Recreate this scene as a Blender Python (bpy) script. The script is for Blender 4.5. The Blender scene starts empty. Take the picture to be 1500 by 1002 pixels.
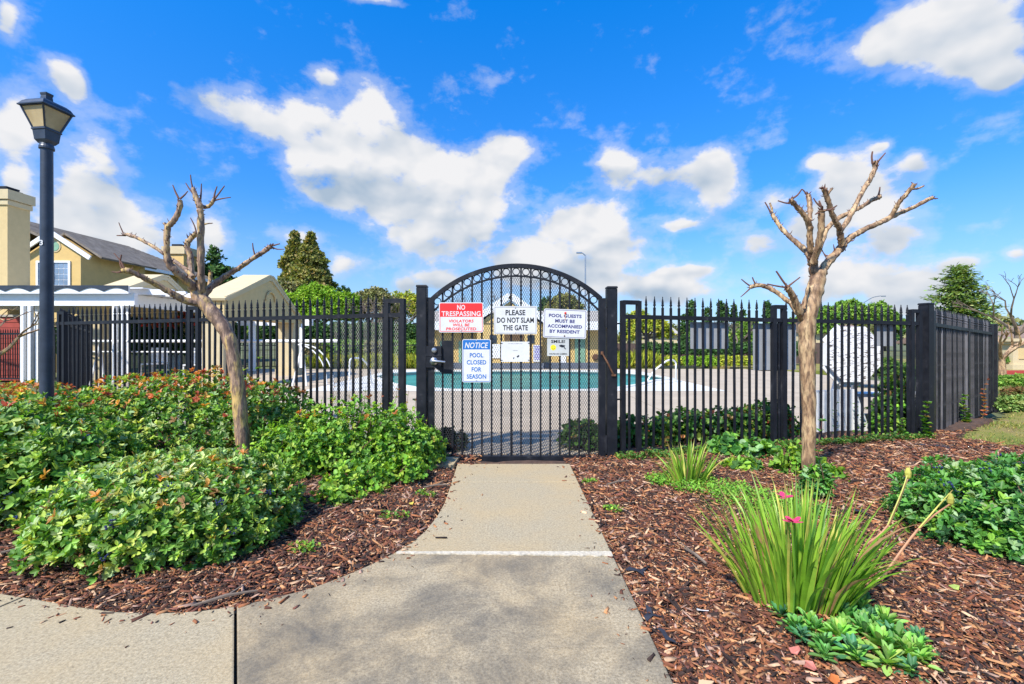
import bpy, bmesh, math, random
import numpy as np
from mathutils import Vector, Matrix

random.seed(7)
rng = np.random.default_rng(11)
R = math.radians
sc = bpy.context.scene
col = sc.collection

# ------------------------------------------------------------------ camera
F, HC, CX, CY = 667.0, 1.1, 750.0, 501.0      # photo pixels, eye height in metres
cam_d = bpy.data.cameras.new('camera')
cam_d.sensor_width = 36.0
cam_d.lens = 36.0 * F / 1500.0
cam_d.clip_start = 0.05
cam_d.clip_end = 2500
cam = bpy.data.objects.new('camera', cam_d)
cam.location = (0, 0, HC)
cam.rotation_euler = (R(90), 0, 0)
col.objects.link(cam)
sc.camera = cam

# ------------------------------------------------------------------ light
SUN_EL, SUN_AZ = 47.0, 218.0      # azimuth clockwise from +Y: behind the camera and to the left
sd = bpy.data.lights.new('sun', 'SUN')
sd.energy = 3.7
sd.angle = R(2.5)
sd.color = (1.0, 0.95, 0.86)
sun = bpy.data.objects.new('sun', sd)
az, el = R(SUN_AZ), R(SUN_EL)
to_sun = Vector((math.sin(az) * math.cos(el), math.cos(az) * math.cos(el), math.sin(el)))
sun.rotation_euler = to_sun.to_track_quat('Z', 'Y').to_euler()
sun.location = (-6, -6, 10)
col.objects.link(sun)

sc.view_settings.view_transform = 'Standard'
sc.view_settings.look = 'None'
sc.view_settings.gamma = 1
sc.view_settings.use_curve_mapping = False
sc.view_settings.exposure = 1.0

w = bpy.data.worlds.new('World')
sc.world = w
w.use_nodes = True
nt = w.node_tree
nt.nodes.clear()
SKY_STRENGTH = 0.13

def wn(t, **kw):
    n = nt.nodes.new(t)
    for k, v in kw.items():
        setattr(n, k, v)
    return n

def math_(op, a, b=None, c=None, clamp=False):
    n = wn('ShaderNodeMath', operation=op)
    n.use_clamp = clamp
    for i, v in enumerate((a, b, c)):
        if v is None: continue
        if isinstance(v, (int, float)): n.inputs[i].default_value = v
        else: nt.links.new(v, n.inputs[i])
    return n.outputs[0]

def maprange(v, a, b, c, d, smooth=True):
    n = wn('ShaderNodeMapRange')
    n.interpolation_type = 'SMOOTHSTEP' if smooth else 'LINEAR'
    nt.links.new(v, n.inputs[0])
    for i, x in enumerate((a, b, c, d)):
        n.inputs[1 + i].default_value = x
    return n.outputs[0]

def mixc(f, a, b, mode='MIX'):
    n = wn('ShaderNodeMix', data_type='RGBA', blend_type=mode)
    for idx, v in ((0, f), (6, a), (7, b)):
        if isinstance(v, (int, float)): n.inputs[idx].default_value = v
        elif isinstance(v, tuple): n.inputs[idx].default_value = (*v, 1)
        else: nt.links.new(v, n.inputs[idx])
    return n.outputs[2]

sky = wn('ShaderNodeTexSky', sky_type='NISHITA')
sky.sun_disc = False
sky.sun_elevation = el
sky.sun_rotation = az
sky.altitude = 100
sky.air_density = 1.0
sky.dust_density = 0.35
sky.ozone_density = 3.0
tc = wn('ShaderNodeTexCoord')
sep = wn('ShaderNodeSeparateXYZ')
nt.links.new(tc.outputs['Generated'], sep.inputs[0])
dx, dy, dz = sep.outputs
azn = math_('ARCTAN2', dx, dy)
eln = math_('ARCSINE', dz)
# clouds: (photo x, photo y, half width, half height) of the main cumulus heaps, turned into azimuth / elevation
CL = [(474,112,30,20),(548,165,46,50),(330,150,88,36),(395,185,50,28),(472,195,42,62),(500,252,88,52),(590,250,110,74),(640,300,105,52),
      (690,262,62,40),(740,225,34,32),(622,356,76,30),(545,200,60,40),(700,330,55,50),
      (950,255,88,34),(895,240,38,26),(1050,275,38,56),(1045,240,40,30),(825,318,60,40),(890,340,56,46),(860,370,90,48),(800,395,90,34),(1000,330,40,12),
      (20,190,46,56),(150,235,56,78),(120,290,70,60),(90,105,44,28),(110,130,28,34),(190,340,90,62),(110,350,90,50),(10,25,24,40),(310,350,42,46),(20,270,34,40),
      (1235,262,66,46),(1255,300,80,60),(1342,240,30,24),(1310,345,56,34),(1110,355,46,28),(1130,295,36,26),(1180,330,50,36),(1240,400,90,44),
      (1360,40,160,60),(1440,75,90,50),(1470,112,44,24),(1400,385,52,18),(1350,420,62,30),(1330,445,70,24),(1490,372,26,14),(1200,235,30,16),
      (505,388,38,26),(592,420,26,24),(640,412,36,18),(1015,396,34,10),(975,400,18,8),(955,420,60,24),(440,348,50,18),(540,-4,70,12),(760,380,40,30),(1290,215,20,8),(455,235,46,40),(475,275,50,36),(440,170,34,26),
      (900,412,190,34,.5),(620,395,110,30,.45),(1250,425,150,34,.5),(200,400,110,40,.5),(1440,330,60,10,.3),(760,220,40,26,.5),(1000,430,120,24,.5)]
dens = None
lift = None
for q_ in CL:
    px, py, hw, hh = q_[:4]
    X, Z = (px - CX) / F, (CY - py) / F
    a0 = math.atan2(X, 1)
    hyp = math.sqrt(1 + X * X)
    e0 = math.atan2(Z, hyp)
    ra = hw * 1.02 / F / (1 + X * X)
    re = hh * 1.02 / F / hyp / (1 + (Z / hyp) ** 2)
    u = math_('DIVIDE', math_('SUBTRACT', azn, a0), ra)
    v = math_('DIVIDE', math_('SUBTRACT', eln, e0), re)
    d2 = math_('ADD', math_('MULTIPLY', u, u), math_('MULTIPLY', v, v))
    g = math_('MULTIPLY', 0.95, math_('EXPONENT', math_('MULTIPLY', d2, -1.55)))
    if len(q_) > 4: g = math_('MULTIPLY', g, q_[4])
    if px > 1340 and py < 120: g = math_('MULTIPLY', g, 1.5)
    gv = math_('MULTIPLY', g, v)
    lift = gv if lift is None else math_('ADD', lift, gv)
    dens = g if dens is None else math_('ADD', dens, g)
dens = math_('MINIMUM', dens, 1.12)

mapn = wn('ShaderNodeMapping')
mapn.inputs['Scale'].default_value = (1, 1, 1.5)
nt.links.new(tc.outputs['Generated'], mapn.inputs[0])
def noise(scale, detail, rough, off=(0, 0, 0)):
    m = wn('ShaderNodeMapping')
    m.inputs['Location'].default_value = off
    nt.links.new(mapn.outputs[0], m.inputs[0])
    n = wn('ShaderNodeTexNoise')
    n.inputs['Scale'].default_value = scale
    n.inputs['Detail'].default_value = detail
    n.inputs['Roughness'].default_value = rough
    n.inputs['Distortion'].default_value = 0.15
    nt.links.new(m.outputs[0], n.inputs['Vector'])
    return n.outputs[0]
SO = (1.6, 7.7, 5.2)
n1 = noise(8.5, 10, 0.56, SO)
n1s = noise(8.5, 3, 0.45, SO)
n2 = noise(8.5, 3, 0.45, (SO[0] + 0.018, SO[1] + 0.010, SO[2] - 0.030))     # the same noise seen a little towards the sun
n3 = noise(2.2, 3, 0.5)
# the rest of the sky carries the same broken cumulus
infront = maprange(dy, 0.30, 0.52, 0.0, 1.0)
away = math_('SUBTRACT', 1.0, infront)
other = math_('MULTIPLY', maprange(n3, 0.48, 0.68, 0.0, 1.1), away)
dens = math_('ADD', math_('MULTIPLY', dens, infront), other)
n4 = noise(30, 6, 0.6, (3.1, 0.4, 1.7))
field = math_('ADD', dens, math_('MULTIPLY', math_('SUBTRACT', n1, 0.5), 2.1))
field = math_('ADD', field, math_('MULTIPLY', math_('SUBTRACT', n4, 0.5), 0.95))
alpha = maprange(field, 0.36, 0.95, 0.0, 1.0)
wisp = math_('MULTIPLY', maprange(field, 0.08, 0.55, 0.0, 1.0), 0.30)
alpha = math_('MAXIMUM', alpha, wisp)
relief = math_('MULTIPLY', math_('SUBTRACT', n1s, n2), 2.6)
core = maprange(field, 0.7, 1.8, 0.0, 1.0)
# thin edges glow white, thick middles are greyer, and the noise facing the sun is brighter
# undersides of the heaps are greyer than their tops
shade = math_('ADD', math_('SUBTRACT', 0.74, math_('MULTIPLY', core, 0.12)), relief)
shade = math_('ADD', shade, maprange(lift, -0.7, 0.6, -0.38, 0.30), clamp=True)
cloud_col = mixc(shade, (0.44, 0.56, 0.71), (0.95, 0.95, 0.97))
cloud_rad = mixc(1.0, cloud_col, (1 / SKY_STRENGTH * 0.47,) * 3, 'MULTIPLY')
# deep saturated blue above, paler and brighter low down
hi = maprange(dz, 0.0, 0.62, 0.0, 1.0, False)
tint = mixc(hi, (0.33, 0.47, 0.66), (0.02, 0.66, 1.26))
blue = mixc(1.0, sky.outputs[0], tint, 'MULTIPLY')
lowhaze = maprange(dz, -0.02, 0.30, 0.50, 0.0)
blue2 = mixc(lowhaze, blue, tuple(x / SKY_STRENGTH * 0.50 for x in (0.62, 0.74, 0.90)))
final = mixc(alpha, blue2, cloud_rad)
bg = wn('ShaderNodeBackground')
bg.inputs['Strength'].default_value = SKY_STRENGTH
nt.links.new(final, bg.inputs[0])
wo = wn('ShaderNodeOutputWorld')
nt.links.new(bg.outputs[0], wo.inputs[0])
w.cycles.sampling_method = 'MANUAL'
w.cycles.sample_map_resolution = 512

# ------------------------------------------------------------------ helpers
def P(px, py, Y):
    """the point at depth Y that the photo shows at (px, py)"""
    return Vector(((px - CX) / F * Y, Y, HC - (py - CY) / F * Y))
def at(px, py, z=0.0):
    Y = (HC - z) * F / (py - CY)
    return Vector(((px - CX) / F * Y, Y, z))

def tagv(o, label=None, cat=None, group=None, kind=None):
    if label: o['label'] = label
    if cat: o['category'] = cat
    if group: o['group'] = group
    if kind: o['kind'] = kind
    return o
def thing(name, label, cat, loc=(0, 0, 0), rz=0, group=None):
    o = bpy.data.objects.new(name, None)
    o.empty_display_size = 0.1
    col.objects.link(o)
    o.location = loc
    o.rotation_euler = (0, 0, rz)
    return tagv(o, label, cat, group)
def link(name, me, parent=None, loc=None, rot=None, scale=None, mat=None):
    o = bpy.data.objects.new(name, me)
    col.objects.link(o)
    if parent: o.parent = parent
    if loc is not None: o.location = loc
    if rot is not None: o.rotation_euler = rot
    if scale is not None: o.scale = scale
    if mat and not me.materials: me.materials.append(mat)
    return o

class MB:
    def __init__(s): s.v = []; s.f = []
    def add(s, vs, fs):
        b = len(s.v)
        s.v += [tuple(v) for v in vs]
        s.f += [tuple(i + b for i in f) for f in fs]
        return s
    def box(s, c, size, M=None):
        hx, hy, hz = size[0] / 2, size[1] / 2, size[2] / 2
        vs = [Vector((x * hx, y * hy, z * hz)) for x in (-1, 1) for y in (-1, 1) for z in (-1, 1)]
        if M is not None: vs = [M @ v for v in vs]
        vs = [v + Vector(c) for v in vs]
        return s.add(vs, [(0, 1, 3, 2), (4, 6, 7, 5), (0, 4, 5, 1), (2, 3, 7, 6), (0, 2, 6, 4), (1, 5, 7, 3)])
    def b2(s, a, b):
        return s.box([(a[i] + b[i]) / 2 for i in range(3)], [abs(b[i] - a[i]) for i in range(3)])
    def bar(s, a, b, w, h=None, up=(0, 0, 1)):
        a, b = Vector(a), Vector(b)
        h = h or w
        d = b - a
        q = d.normalized()
        upv = Vector(up)
        if abs(q.dot(upv)) > 0.98: upv = Vector((0, 1, 0))
        sx = q.cross(upv).normalized()
        sz = sx.cross(q)
        M = Matrix((sx, q, sz)).transposed()
        return s.box((a + b) / 2, (w, d.length, h), M)
    def tube(s, pts, rad, n=8, cap=True, jit=0.0):
        pts = [Vector(p) for p in pts]
        m = len(pts)
        if isinstance(rad, (int, float)): rad = [rad] * m
        b = len(s.v)
        prev = None
        for i, p in enumerate(pts):
            t = (pts[min(i + 1, m - 1)] - pts[max(i - 1, 0)])
            t = t.normalized() if t.length > 1e-9 else Vector((0, 0, 1))
            if prev is None:
                a = Vector((0, 1, 0)) if abs(t.y) < 0.9 else Vector((1, 0, 0))
                u = t.cross(a).normalized()
            else:
                u = (prev - t * prev.dot(t)).normalized()
            prev = u
            vv = t.cross(u)
            for k in range(n):
                a = 2 * math.pi * k / n
                r = rad[i] * (1 + random.uniform(-jit, jit))
                s.v.append(tuple(p + (u * math.cos(a) + vv * math.sin(a)) * r))
        for i in range(m - 1):
            for k in range(n):
                k2 = (k + 1) % n
                s.f.append((b + i * n + k, b + i * n + k2, b + (i + 1) * n + k2, b + (i + 1) * n + k))
        if cap:
            s.f.append(tuple(b + k for k in range(n))[::-1])
            s.f.append(tuple(b + (m - 1) * n + k for k in range(n)))
        return s
    def prism(s, poly, lo, hi, axis='z'):
        """poly: 2D outline; extruded along axis between lo and hi"""
        n = len(poly)
        def mk(p, h):
            if axis == 'z': return (p[0], p[1], h)
            if axis == 'y': return (p[0], h, p[1])
            return (h, p[0], p[1])
        vs = [mk(p, lo) for p in poly] + [mk(p, hi) for p in poly]
        fs = [tuple(range(n))[::-1], tuple(range(n, 2 * n))]
        for i in range(n):
            j = (i + 1) % n
            fs.append((i, j, n + j, n + i))
        return s.add(vs, fs)
    def lathe(s, prof, c=(0, 0, 0), n=12):
        b = len(s.v)
        for (r, z) in prof:
            for k in range(n):
                a = 2 * math.pi * k / n
                s.v.append((c[0] + r * math.cos(a), c[1] + r * math.sin(a), c[2] + z))
        for i in range(len(prof) - 1):
            for k in range(n):
                k2 = (k + 1) % n
                s.f.append((b + i * n + k, b + i * n + k2, b + (i + 1) * n + k2, b + (i + 1) * n + k))
        s.f.append(tuple(b + k for k in range(n))[::-1])
        s.f.append(tuple(b + (len(prof) - 1) * n + k for k in range(n)))
        return s
    def mesh(s, name, mat=None, smooth=False, fix=True):
        me = bpy.data.meshes.new(name)
        me.from_pydata(s.v, [], s.f)
        if fix:
            bm = bmesh.new(); bm.from_mesh(me)
            bmesh.ops.recalc_face_normals(bm, faces=bm.faces)
            bm.to_mesh(me); bm.free()
        if smooth:
            me.polygons.foreach_set('use_smooth', [True] * len(me.polygons))
            try: me.set_sharp_from_angle(angle=R(38))
            except Exception: pass
        if mat: me.materials.append(mat)
        me.update()
        return me
    def build(s, name, mat, parent=None, smooth=False, **kw):
        return link(name, s.mesh(name, mat, smooth), parent, **kw)

# ------------------------------------------------------------------ materials
def newmat(name):
    m = bpy.data.materials.new(name)
    m.use_nodes = True
    n = m.node_tree
    n.nodes.clear()
    out = n.nodes.new('ShaderNodeOutputMaterial')
    b = n.nodes.new('ShaderNodeBsdfPrincipled')
    n.links.new(b.outputs[0], out.inputs[0])
    return m, n, b, out
def ramp(n, fac, stops):
    r = n.nodes.new('ShaderNodeValToRGB')
    e = r.color_ramp.elements
    while len(e) < len(stops): e.new(0.5)
    for i, (p, c) in enumerate(stops):
        e[i].position = p
        e[i].color = (*c, 1) if len(c) == 3 else c
    n.links.new(fac, r.inputs[0])
    return r.outputs[0]
def tex(n, scale, detail=5, rough=0.55, kind='noise', stretch=None, obj=True, dist=0):
    t = n.nodes.new('ShaderNodeTexCoord')
    src = t.outputs['Object']
    if stretch:
        m = n.nodes.new('ShaderNodeMapping')
        m.inputs['Scale'].default_value = stretch
        n.links.new(src, m.inputs[0]); src = m.outputs[0]
    if kind == 'noise':
        x = n.nodes.new('ShaderNodeTexNoise')
        x.inputs['Detail'].default_value = detail
        x.inputs['Roughness'].default_value = rough
        x.inputs['Distortion'].default_value = dist
    else:
        x = n.nodes.new('ShaderNodeTexVoronoi')
    x.inputs['Scale'].default_value = scale
    n.links.new(src, x.inputs['Vector'])
    return x.outputs[0]
def mixn(n, f, a, b, mode='MIX'):
    x = n.nodes.new('ShaderNodeMix'); x.data_type = 'RGBA'; x.blend_type = mode
    for idx, v in ((0, f), (6, a), (7, b)):
        if isinstance(v, (int, float)): x.inputs[idx].default_value = v
        elif isinstance(v, tuple): x.inputs[idx].default_value = (*v, 1)
        else: n.links.new(v, x.inputs[idx])
    return x.outputs[2]
def bump(n, b, h, strength=0.3, dist=0.01):
    x = n.nodes.new('ShaderNodeBump')
    x.inputs['Strength'].default_value = strength
    x.inputs['Distance'].default_value = dist
    n.links.new(h, x.inputs['Height'])
    n.links.new(x.outputs[0], b.inputs['Normal'])
def simple(name, c, rough=0.6, metal=0.0, var=0.12, scale=6, bmp=0.0, bscale=60, stretch=None):
    m, n, b, _ = newmat(name)
    f = tex(n, scale, 5, 0.6, stretch=stretch)
    lo = tuple(x * (1 - var) for x in c); hi_ = tuple(min(1, x * (1 + var)) for x in c)
    n.links.new(ramp(n, f, [(0.3, lo), (0.7, hi_)]), b.inputs['Base Color'])
    b.inputs['Roughness'].default_value = rough
    b.inputs['Metallic'].default_value = metal
    if bmp: bump(n, b, tex(n, bscale, 3, 0.6), bmp, 0.01)
    return m
M = {}
def black_metal():
    m, n, b, _ = newmat('black_painted_steel')
    g = tex(n, 9, 8, 0.7)
    dust = ramp(n, g, [(0.45, (0.007, 0.008, 0.012)), (0.60, (0.012, 0.013, 0.018)), (0.74, (0.06, 0.06, 0.065))])
    n.links.new(dust, b.inputs['Base Color'])
    n.links.new(ramp(n, g, [(0.3, (0.38,) * 3), (0.7, (0.65,) * 3)]), b.inputs['Roughness'])
    b.inputs['Specular IOR Level'].default_value = 0.32
    bump(n, b, tex(n, 140, 3, 0.5), 0.08, 0.002)
    return m
M['black'] = black_metal()
def grimy():
    m, n, b, _ = newmat('grimy_black_sheet')
    g = tex(n, 3.0, 9, 0.7, stretch=(1.4, 1.4, 0.5))
    n.links.new(ramp(n, g, [(0.38, (0.010, 0.010, 0.012)), (0.54, (0.026, 0.024, 0.027)), (0.72, (0.15, 0.145, 0.16))]), b.inputs['Base Color'])
    b.inputs['Roughness'].default_value = 0.5
    return m
M['grimy'] = grimy()
M['steel'] = simple('brushed_steel', (0.42, 0.43, 0.45), 0.32, 0.9)
M['rust'] = simple('rusty_brown_steel', (0.13, 0.06, 0.03), 0.75, 0.3, 0.5, 40)
M['mesh'] = simple('weathered_mesh_steel', (0.045, 0.045, 0.05), 0.5, 0.2, 0.5, 20)
M['mesh_light'] = simple('galvanised_mesh_steel', (0.30, 0.29, 0.26), 0.45, 0.3, 0.4, 20)
def concrete(name, dark, light, stains):
    m, n, b, _ = newmat(name)
    agg = tex(n, 95, 5, 0.8)
    base = ramp(n, agg, [(0.36, dark), (0.50, tuple((a + c) / 2 for a, c in zip(dark, light))), (0.64, light)])
    grit = tex(n, 330, kind='vor')
    base = mixn(n, ramp(n, grit, [(0.0, (0.30,) * 3), (0.12, (0.0,) * 3)]), base, (0.14, 0.12, 0.09))
    warm = tex(n, 1.6, 5, 0.6)
    base = mixn(n, ramp(n, warm, [(0.4, (0, 0, 0)), (0.75, (0.55,) * 3)]), base, tuple(x * y for x, y in zip(light, (0.96, 0.80, 0.55))))
    if stains:
        big = tex(n, 2.1, 9, 0.72, dist=0.3)
        base = mixn(n, ramp(n, big, [(0.42, (0, 0, 0)), (0.52, (0.42,) * 3), (0.66, (0.9,) * 3)]), base, (0.095, 0.085, 0.07))
        # the old damp patch in the middle of the slab
        t = n.nodes.new('ShaderNodeTexCoord')
        mp = n.nodes.new('ShaderNodeMapping')
        mp.inputs['Location'].default_value = (0.32, -1.75, 0)
        mp.inputs['Scale'].default_value = (1.7, 1.9, 1)
        mp.vector_type = 'POINT'
        n.links.new(t.outputs['Object'], mp.inputs[0])
        wv = n.nodes.new('ShaderNodeVectorMath'); wv.operation = 'ADD'
        nn = n.nodes.new('ShaderNodeTexNoise'); nn.inputs['Scale'].default_value = 3.2; nn.inputs['Detail'].default_value = 7
        n.links.new(t.outputs['Object'], nn.inputs['Vector'])
        n.links.new(mp.outputs[0], wv.inputs[0]); n.links.new(nn.outputs['Color'], wv.inputs[1])
        ln = n.nodes.new('ShaderNodeVectorMath'); ln.operation = 'LENGTH'
        sb = n.nodes.new('ShaderNodeVectorMath'); sb.operation = 'SUBTRACT'
        sb.inputs[1].default_value = (0.5, 0.0, 0.5)
        n.links.new(wv.outputs[0], sb.inputs[0]); n.links.new(sb.outputs[0], ln.inputs[0])
        base = mixn(n, ramp(n, ln.outputs['Value'], [(0.2, (0.62,) * 3), (1.1, (0, 0, 0))]), base, (0.115, 0.10, 0.08))
    spk = tex(n, 42, 8, 0.85)
    base = mixn(n, ramp(n, spk, [(0.38, (.38,) * 3), (0.48, (0, 0, 0))]), base, tuple(x * .42 for x in dark))
    n.links.new(base, b.inputs['Base Color'])
    b.inputs['Roughness'].default_value = 0.88
    bump(n, b, agg, 0.5, 0.004)
    return m
M['path'] = concrete('exposed_aggregate_concrete', (0.20, 0.155, 0.095), (0.50, 0.41, 0.27), True)
M['path_clean'] = concrete('pale_aggregate_concrete', (0.23, 0.185, 0.115), (0.49, 0.405, 0.265), False)
M['deck'] = simple('pool_deck_concrete', (0.42, 0.34, 0.245), 0.85, 0, 0.12, 1.2, 0.2, 90)
M['coping'] = simple('white_pool_plaster', (0.62, 0.61, 0.57), 0.7, 0, 0.06, 3)
M['patch'] = simple('white_patch_mortar', (0.50, 0.44, 0.34), 0.9, 0, 0.25, 60, 0.4, 80)
M['joint'] = simple('dark_joint', (0.10, 0.085, 0.06), 0.95)
M['stucco'] = simple('cream_stucco', (0.56, 0.42, 0.205), 0.9, 0, 0.06, 5, 0.25, 120)
M['stucco_pale'] = simple('pale_cream_stucco', (0.54, 0.44, 0.265), 0.9, 0, 0.06, 5, 0.25, 120)
M['stucco_wall'] = simple('yellow_stucco', (0.60, 0.41, 0.155), 0.9, 0, 0.07, 4, 0.2, 120)
M['white'] = simple('white_paint', (0.78, 0.78, 0.78), 0.5, 0, 0.04, 8)
M['white_worn'] = simple('worn_white_paint', (0.72, 0.71, 0.69), 0.6, 0, 0.10, 12)
M['grey_board'] = simple('grey_sign_back', (0.34, 0.35, 0.37), 0.55, 0.1, 0.10, 7)
M['green_door'] = simple('green_painted_door', (0.20, 0.36, 0.24), 0.5)
M['blue_grey'] = simple('blue_grey_base', (0.12, 0.14, 0.18), 0.8)
M['dark_glass'] = simple('dark_window_glass', (0.03, 0.04, 0.055), 0.08, 0, 0.3, 2)
M['pane'] = simple('window_pane_glass', (0.16, 0.22, 0.30), 0.12, 0, 0.5, 1.2)
M['louver'] = simple('brown_louver', (0.16, 0.09, 0.04), 0.7)
M['red_wall'] = simple('red_siding', (0.32, 0.05, 0.035), 0.7)
M['dark_wood'] = simple('dark_weathered_wood', (0.085, 0.055, 0.045), 0.85, 0, 0.4, 5, stretch=(6, 6, 0.6))
M['soil'] = simple('dark_soil', (0.075, 0.042, 0.028), 0.95, 0, 0.5, 14, 0.8, 50)
M['asphalt'] = simple('asphalt', (0.13, 0.13, 0.135), 0.85, 0, 0.1, 20)
M['red_curb'] = simple('red_curb_paint', (0.40, 0.05, 0.035), 0.7)
M['stone'] = simple('dark_flat_stone', (0.07, 0.075, 0.085), 0.8, 0, 0.3, 20, 0.5, 50)
M['fabric'] = simple('black_landscape_fabric', (0.018, 0.022, 0.035), 0.8)
M['lamp_metal'] = simple('blue_grey_lamp_metal', (0.035, 0.045, 0.065), 0.42, 0.2, 0.3, 8)
def lampglass():
    m, n, b, _ = newmat('amber_lamp_glass')
    n.links.new(ramp(n, tex(n, 5, 3), [(0.3, (0.40, 0.29, 0.14)), (0.7, (0.62, 0.48, 0.27))]), b.inputs['Base Color'])
    b.inputs['Roughness'].default_value = 0.35
    b.inputs['Specular IOR Level'].default_value = 0.25
    b.inputs['Transmission Weight'].default_value = 0.15
    return m
M['lamp_glass'] = lampglass()
def shingle():
    m, n, b, _ = newmat('grey_brown_shingles')
    f = tex(n, 2.6, 6, 0.7)
    n.links.new(ramp(n, f, [(0.3, (0.13, 0.11, 0.09)), (0.7, (0.26, 0.225, 0.19))]), b.inputs['Base Color'])
    b.inputs['Roughness'].default_value = 0.9
    b.inputs['Specular IOR Level'].default_value = 0.1
    return m
M['shingle'] = shingle()
M['pale_roof'] = simple('pale_tile_roof', (0.36, 0.33, 0.29), 0.85, 0, 0.15, 4)
M['brown_roof'] = simple('brown_tile_roof', (0.22, 0.15, 0.11), 0.85, 0, 0.2, 4)
def water():
    m, n, b, _ = newmat('turquoise_pool_water')
    b.inputs['Base Color'].default_value = (0.05, 0.42, 0.40, 1)
    b.inputs['Roughness'].default_value = 0.35
    b.inputs['Specular IOR Level'].default_value = 0.10
    f = tex(n, 1.0, 4, 0.5)
    n.links.new(ramp(n, f, [(0.3, (0.02, 0.18, 0.17)), (0.7, (0.045, 0.28, 0.25))]), b.inputs['Base Color'])
    bump(n, b, tex(n, 5, 3, 0.5), 0.25, 0.02)
    return m
M['water'] = water()
def bark(name, c1, c2, c3):
    m, n, b, _ = newmat(name)
    f = tex(n, 7, 7, 0.65, stretch=(2.6, 2.6, 0.6), dist=0.7)
    g = tex(n, 60, 4, 0.6, stretch=(1, 1, 0.25))
    base = ramp(n, f, [(0.38, c1), (0.49, c2), (0.60, c3)])
    base = mixn(n, ramp(n, g, [(0.46, (0, 0, 0)), (0.62, (0.75,) * 3)]), base, tuple(x * 0.5 for x in c1))
    n.links.new(base, b.inputs['Base Color'])
    b.inputs['Roughness'].default_value = 0.65
    bump(n, b, g, 0.4, 0.006)
    return m
M['bark_l'] = bark('mottled_pinkish_bark', (0.14, 0.085, 0.06), (0.34, 0.215, 0.14), (0.54, 0.36, 0.12))
M['bark_r'] = bark('smooth_tan_bark', (0.16, 0.088, 0.048), (0.36, 0.22, 0.115), (0.52, 0.36, 0.19))
M['twig'] = simple('dark_twig', (0.13, 0.06, 0.04), 0.8, 0, 0.3, 30)
M['bark_far'] = simple('grey_brown_bark', (0.16, 0.12, 0.09), 0.85, 0, 0.3, 8)
def foliage(name, rough=0.5, trans=0.28, spec=0.38):
    m, n, b, out = newmat(name)
    a = n.nodes.new('ShaderNodeAttribute'); a.attribute_name = 'tint'
    n.links.new(a.outputs['Color'], b.inputs['Base Color'])
    b.inputs['Roughness'].default_value = rough
    b.inputs['Specular IOR Level'].default_value = spec
    tr = n.nodes.new('ShaderNodeBsdfTranslucent')
    n.links.new(mixn(n, 1.0, a.outputs['Color'], (1.9, 1.8, 0.6), 'MULTIPLY'), tr.inputs[0])
    mx = n.nodes.new('ShaderNodeMixShader'); mx.inputs[0].default_value = trans
    n.links.new(b.outputs[0], mx.inputs[1]); n.links.new(tr.outputs[0], mx.inputs[2])
    n.links.new(mx.outputs[0], out.inputs[0])
    return m
M['leaf'] = foliage('glossy_leaves')
M['leaf_far'] = foliage('distant_leaves', 0.7, 0.2, 0.2)
M['grass'] = foliage('grass_blades', 0.6, 0.3, 0.3)
def tinted(name, rough=0.85):
    m, n, b, out = newmat(name)
    a = n.nodes.new('ShaderNodeAttribute'); a.attribute_name = 'tint'
    g = tex(n, 55, 4, 0.6)
    n.links.new(mixn(n, 1.0, a.outputs['Color'], ramp(n, g, [(0.3, (0.7,) * 3), (0.7, (1.2,) * 3)]), 'MULTIPLY'), b.inputs['Base Color'])
    b.inputs['Roughness'].default_value = rough
    return m
M['chip'] = tinted('bark_chips')
M['berry'] = simple('blue_black_berry', (0.025, 0.03, 0.10), 0.35, 0, 0.4, 40)
M['petal'] = simple('pink_petal', (0.62, 0.04, 0.13), 0.5, 0, 0.2, 30)
M['petal_dull'] = simple('salmon_dry_leaf', (0.52, 0.17, 0.13), 0.6, 0, 0.25, 30)
def ground_mat():
    m, n, b, _ = newmat('far_ground')
    f = tex(n, 0.25, 8, 0.65)
    n.links.new(ramp(n, f, [(0.35, (0.07, 0.085, 0.03)), (0.55, (0.12, 0.13, 0.045)), (0.75, (0.17, 0.14, 0.08))]), b.inputs['Base Color'])
    b.inputs['Roughness'].default_value = 0.95
    return m
M['ground'] = ground_mat()
def lawn_mat():
    m, n, b, _ = newmat('patchy_lawn')
    f = tex(n, 1.3, 8, 0.7)
    n.links.new(ramp(n, f, [(0.36, (0.24, 0.16, 0.07)), (0.47, (0.26, 0.22, 0.06)), (0.58, (0.19, 0.20, 0.03)), (0.75, (0.12, 0.16, 0.03))]), b.inputs['Base Color'])
    b.inputs['Roughness'].default_value = 0.95
    bump(n, b, tex(n, 90, 4, 0.7), 0.8, 0.02)
    return m
M['lawn'] = lawn_mat()

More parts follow.
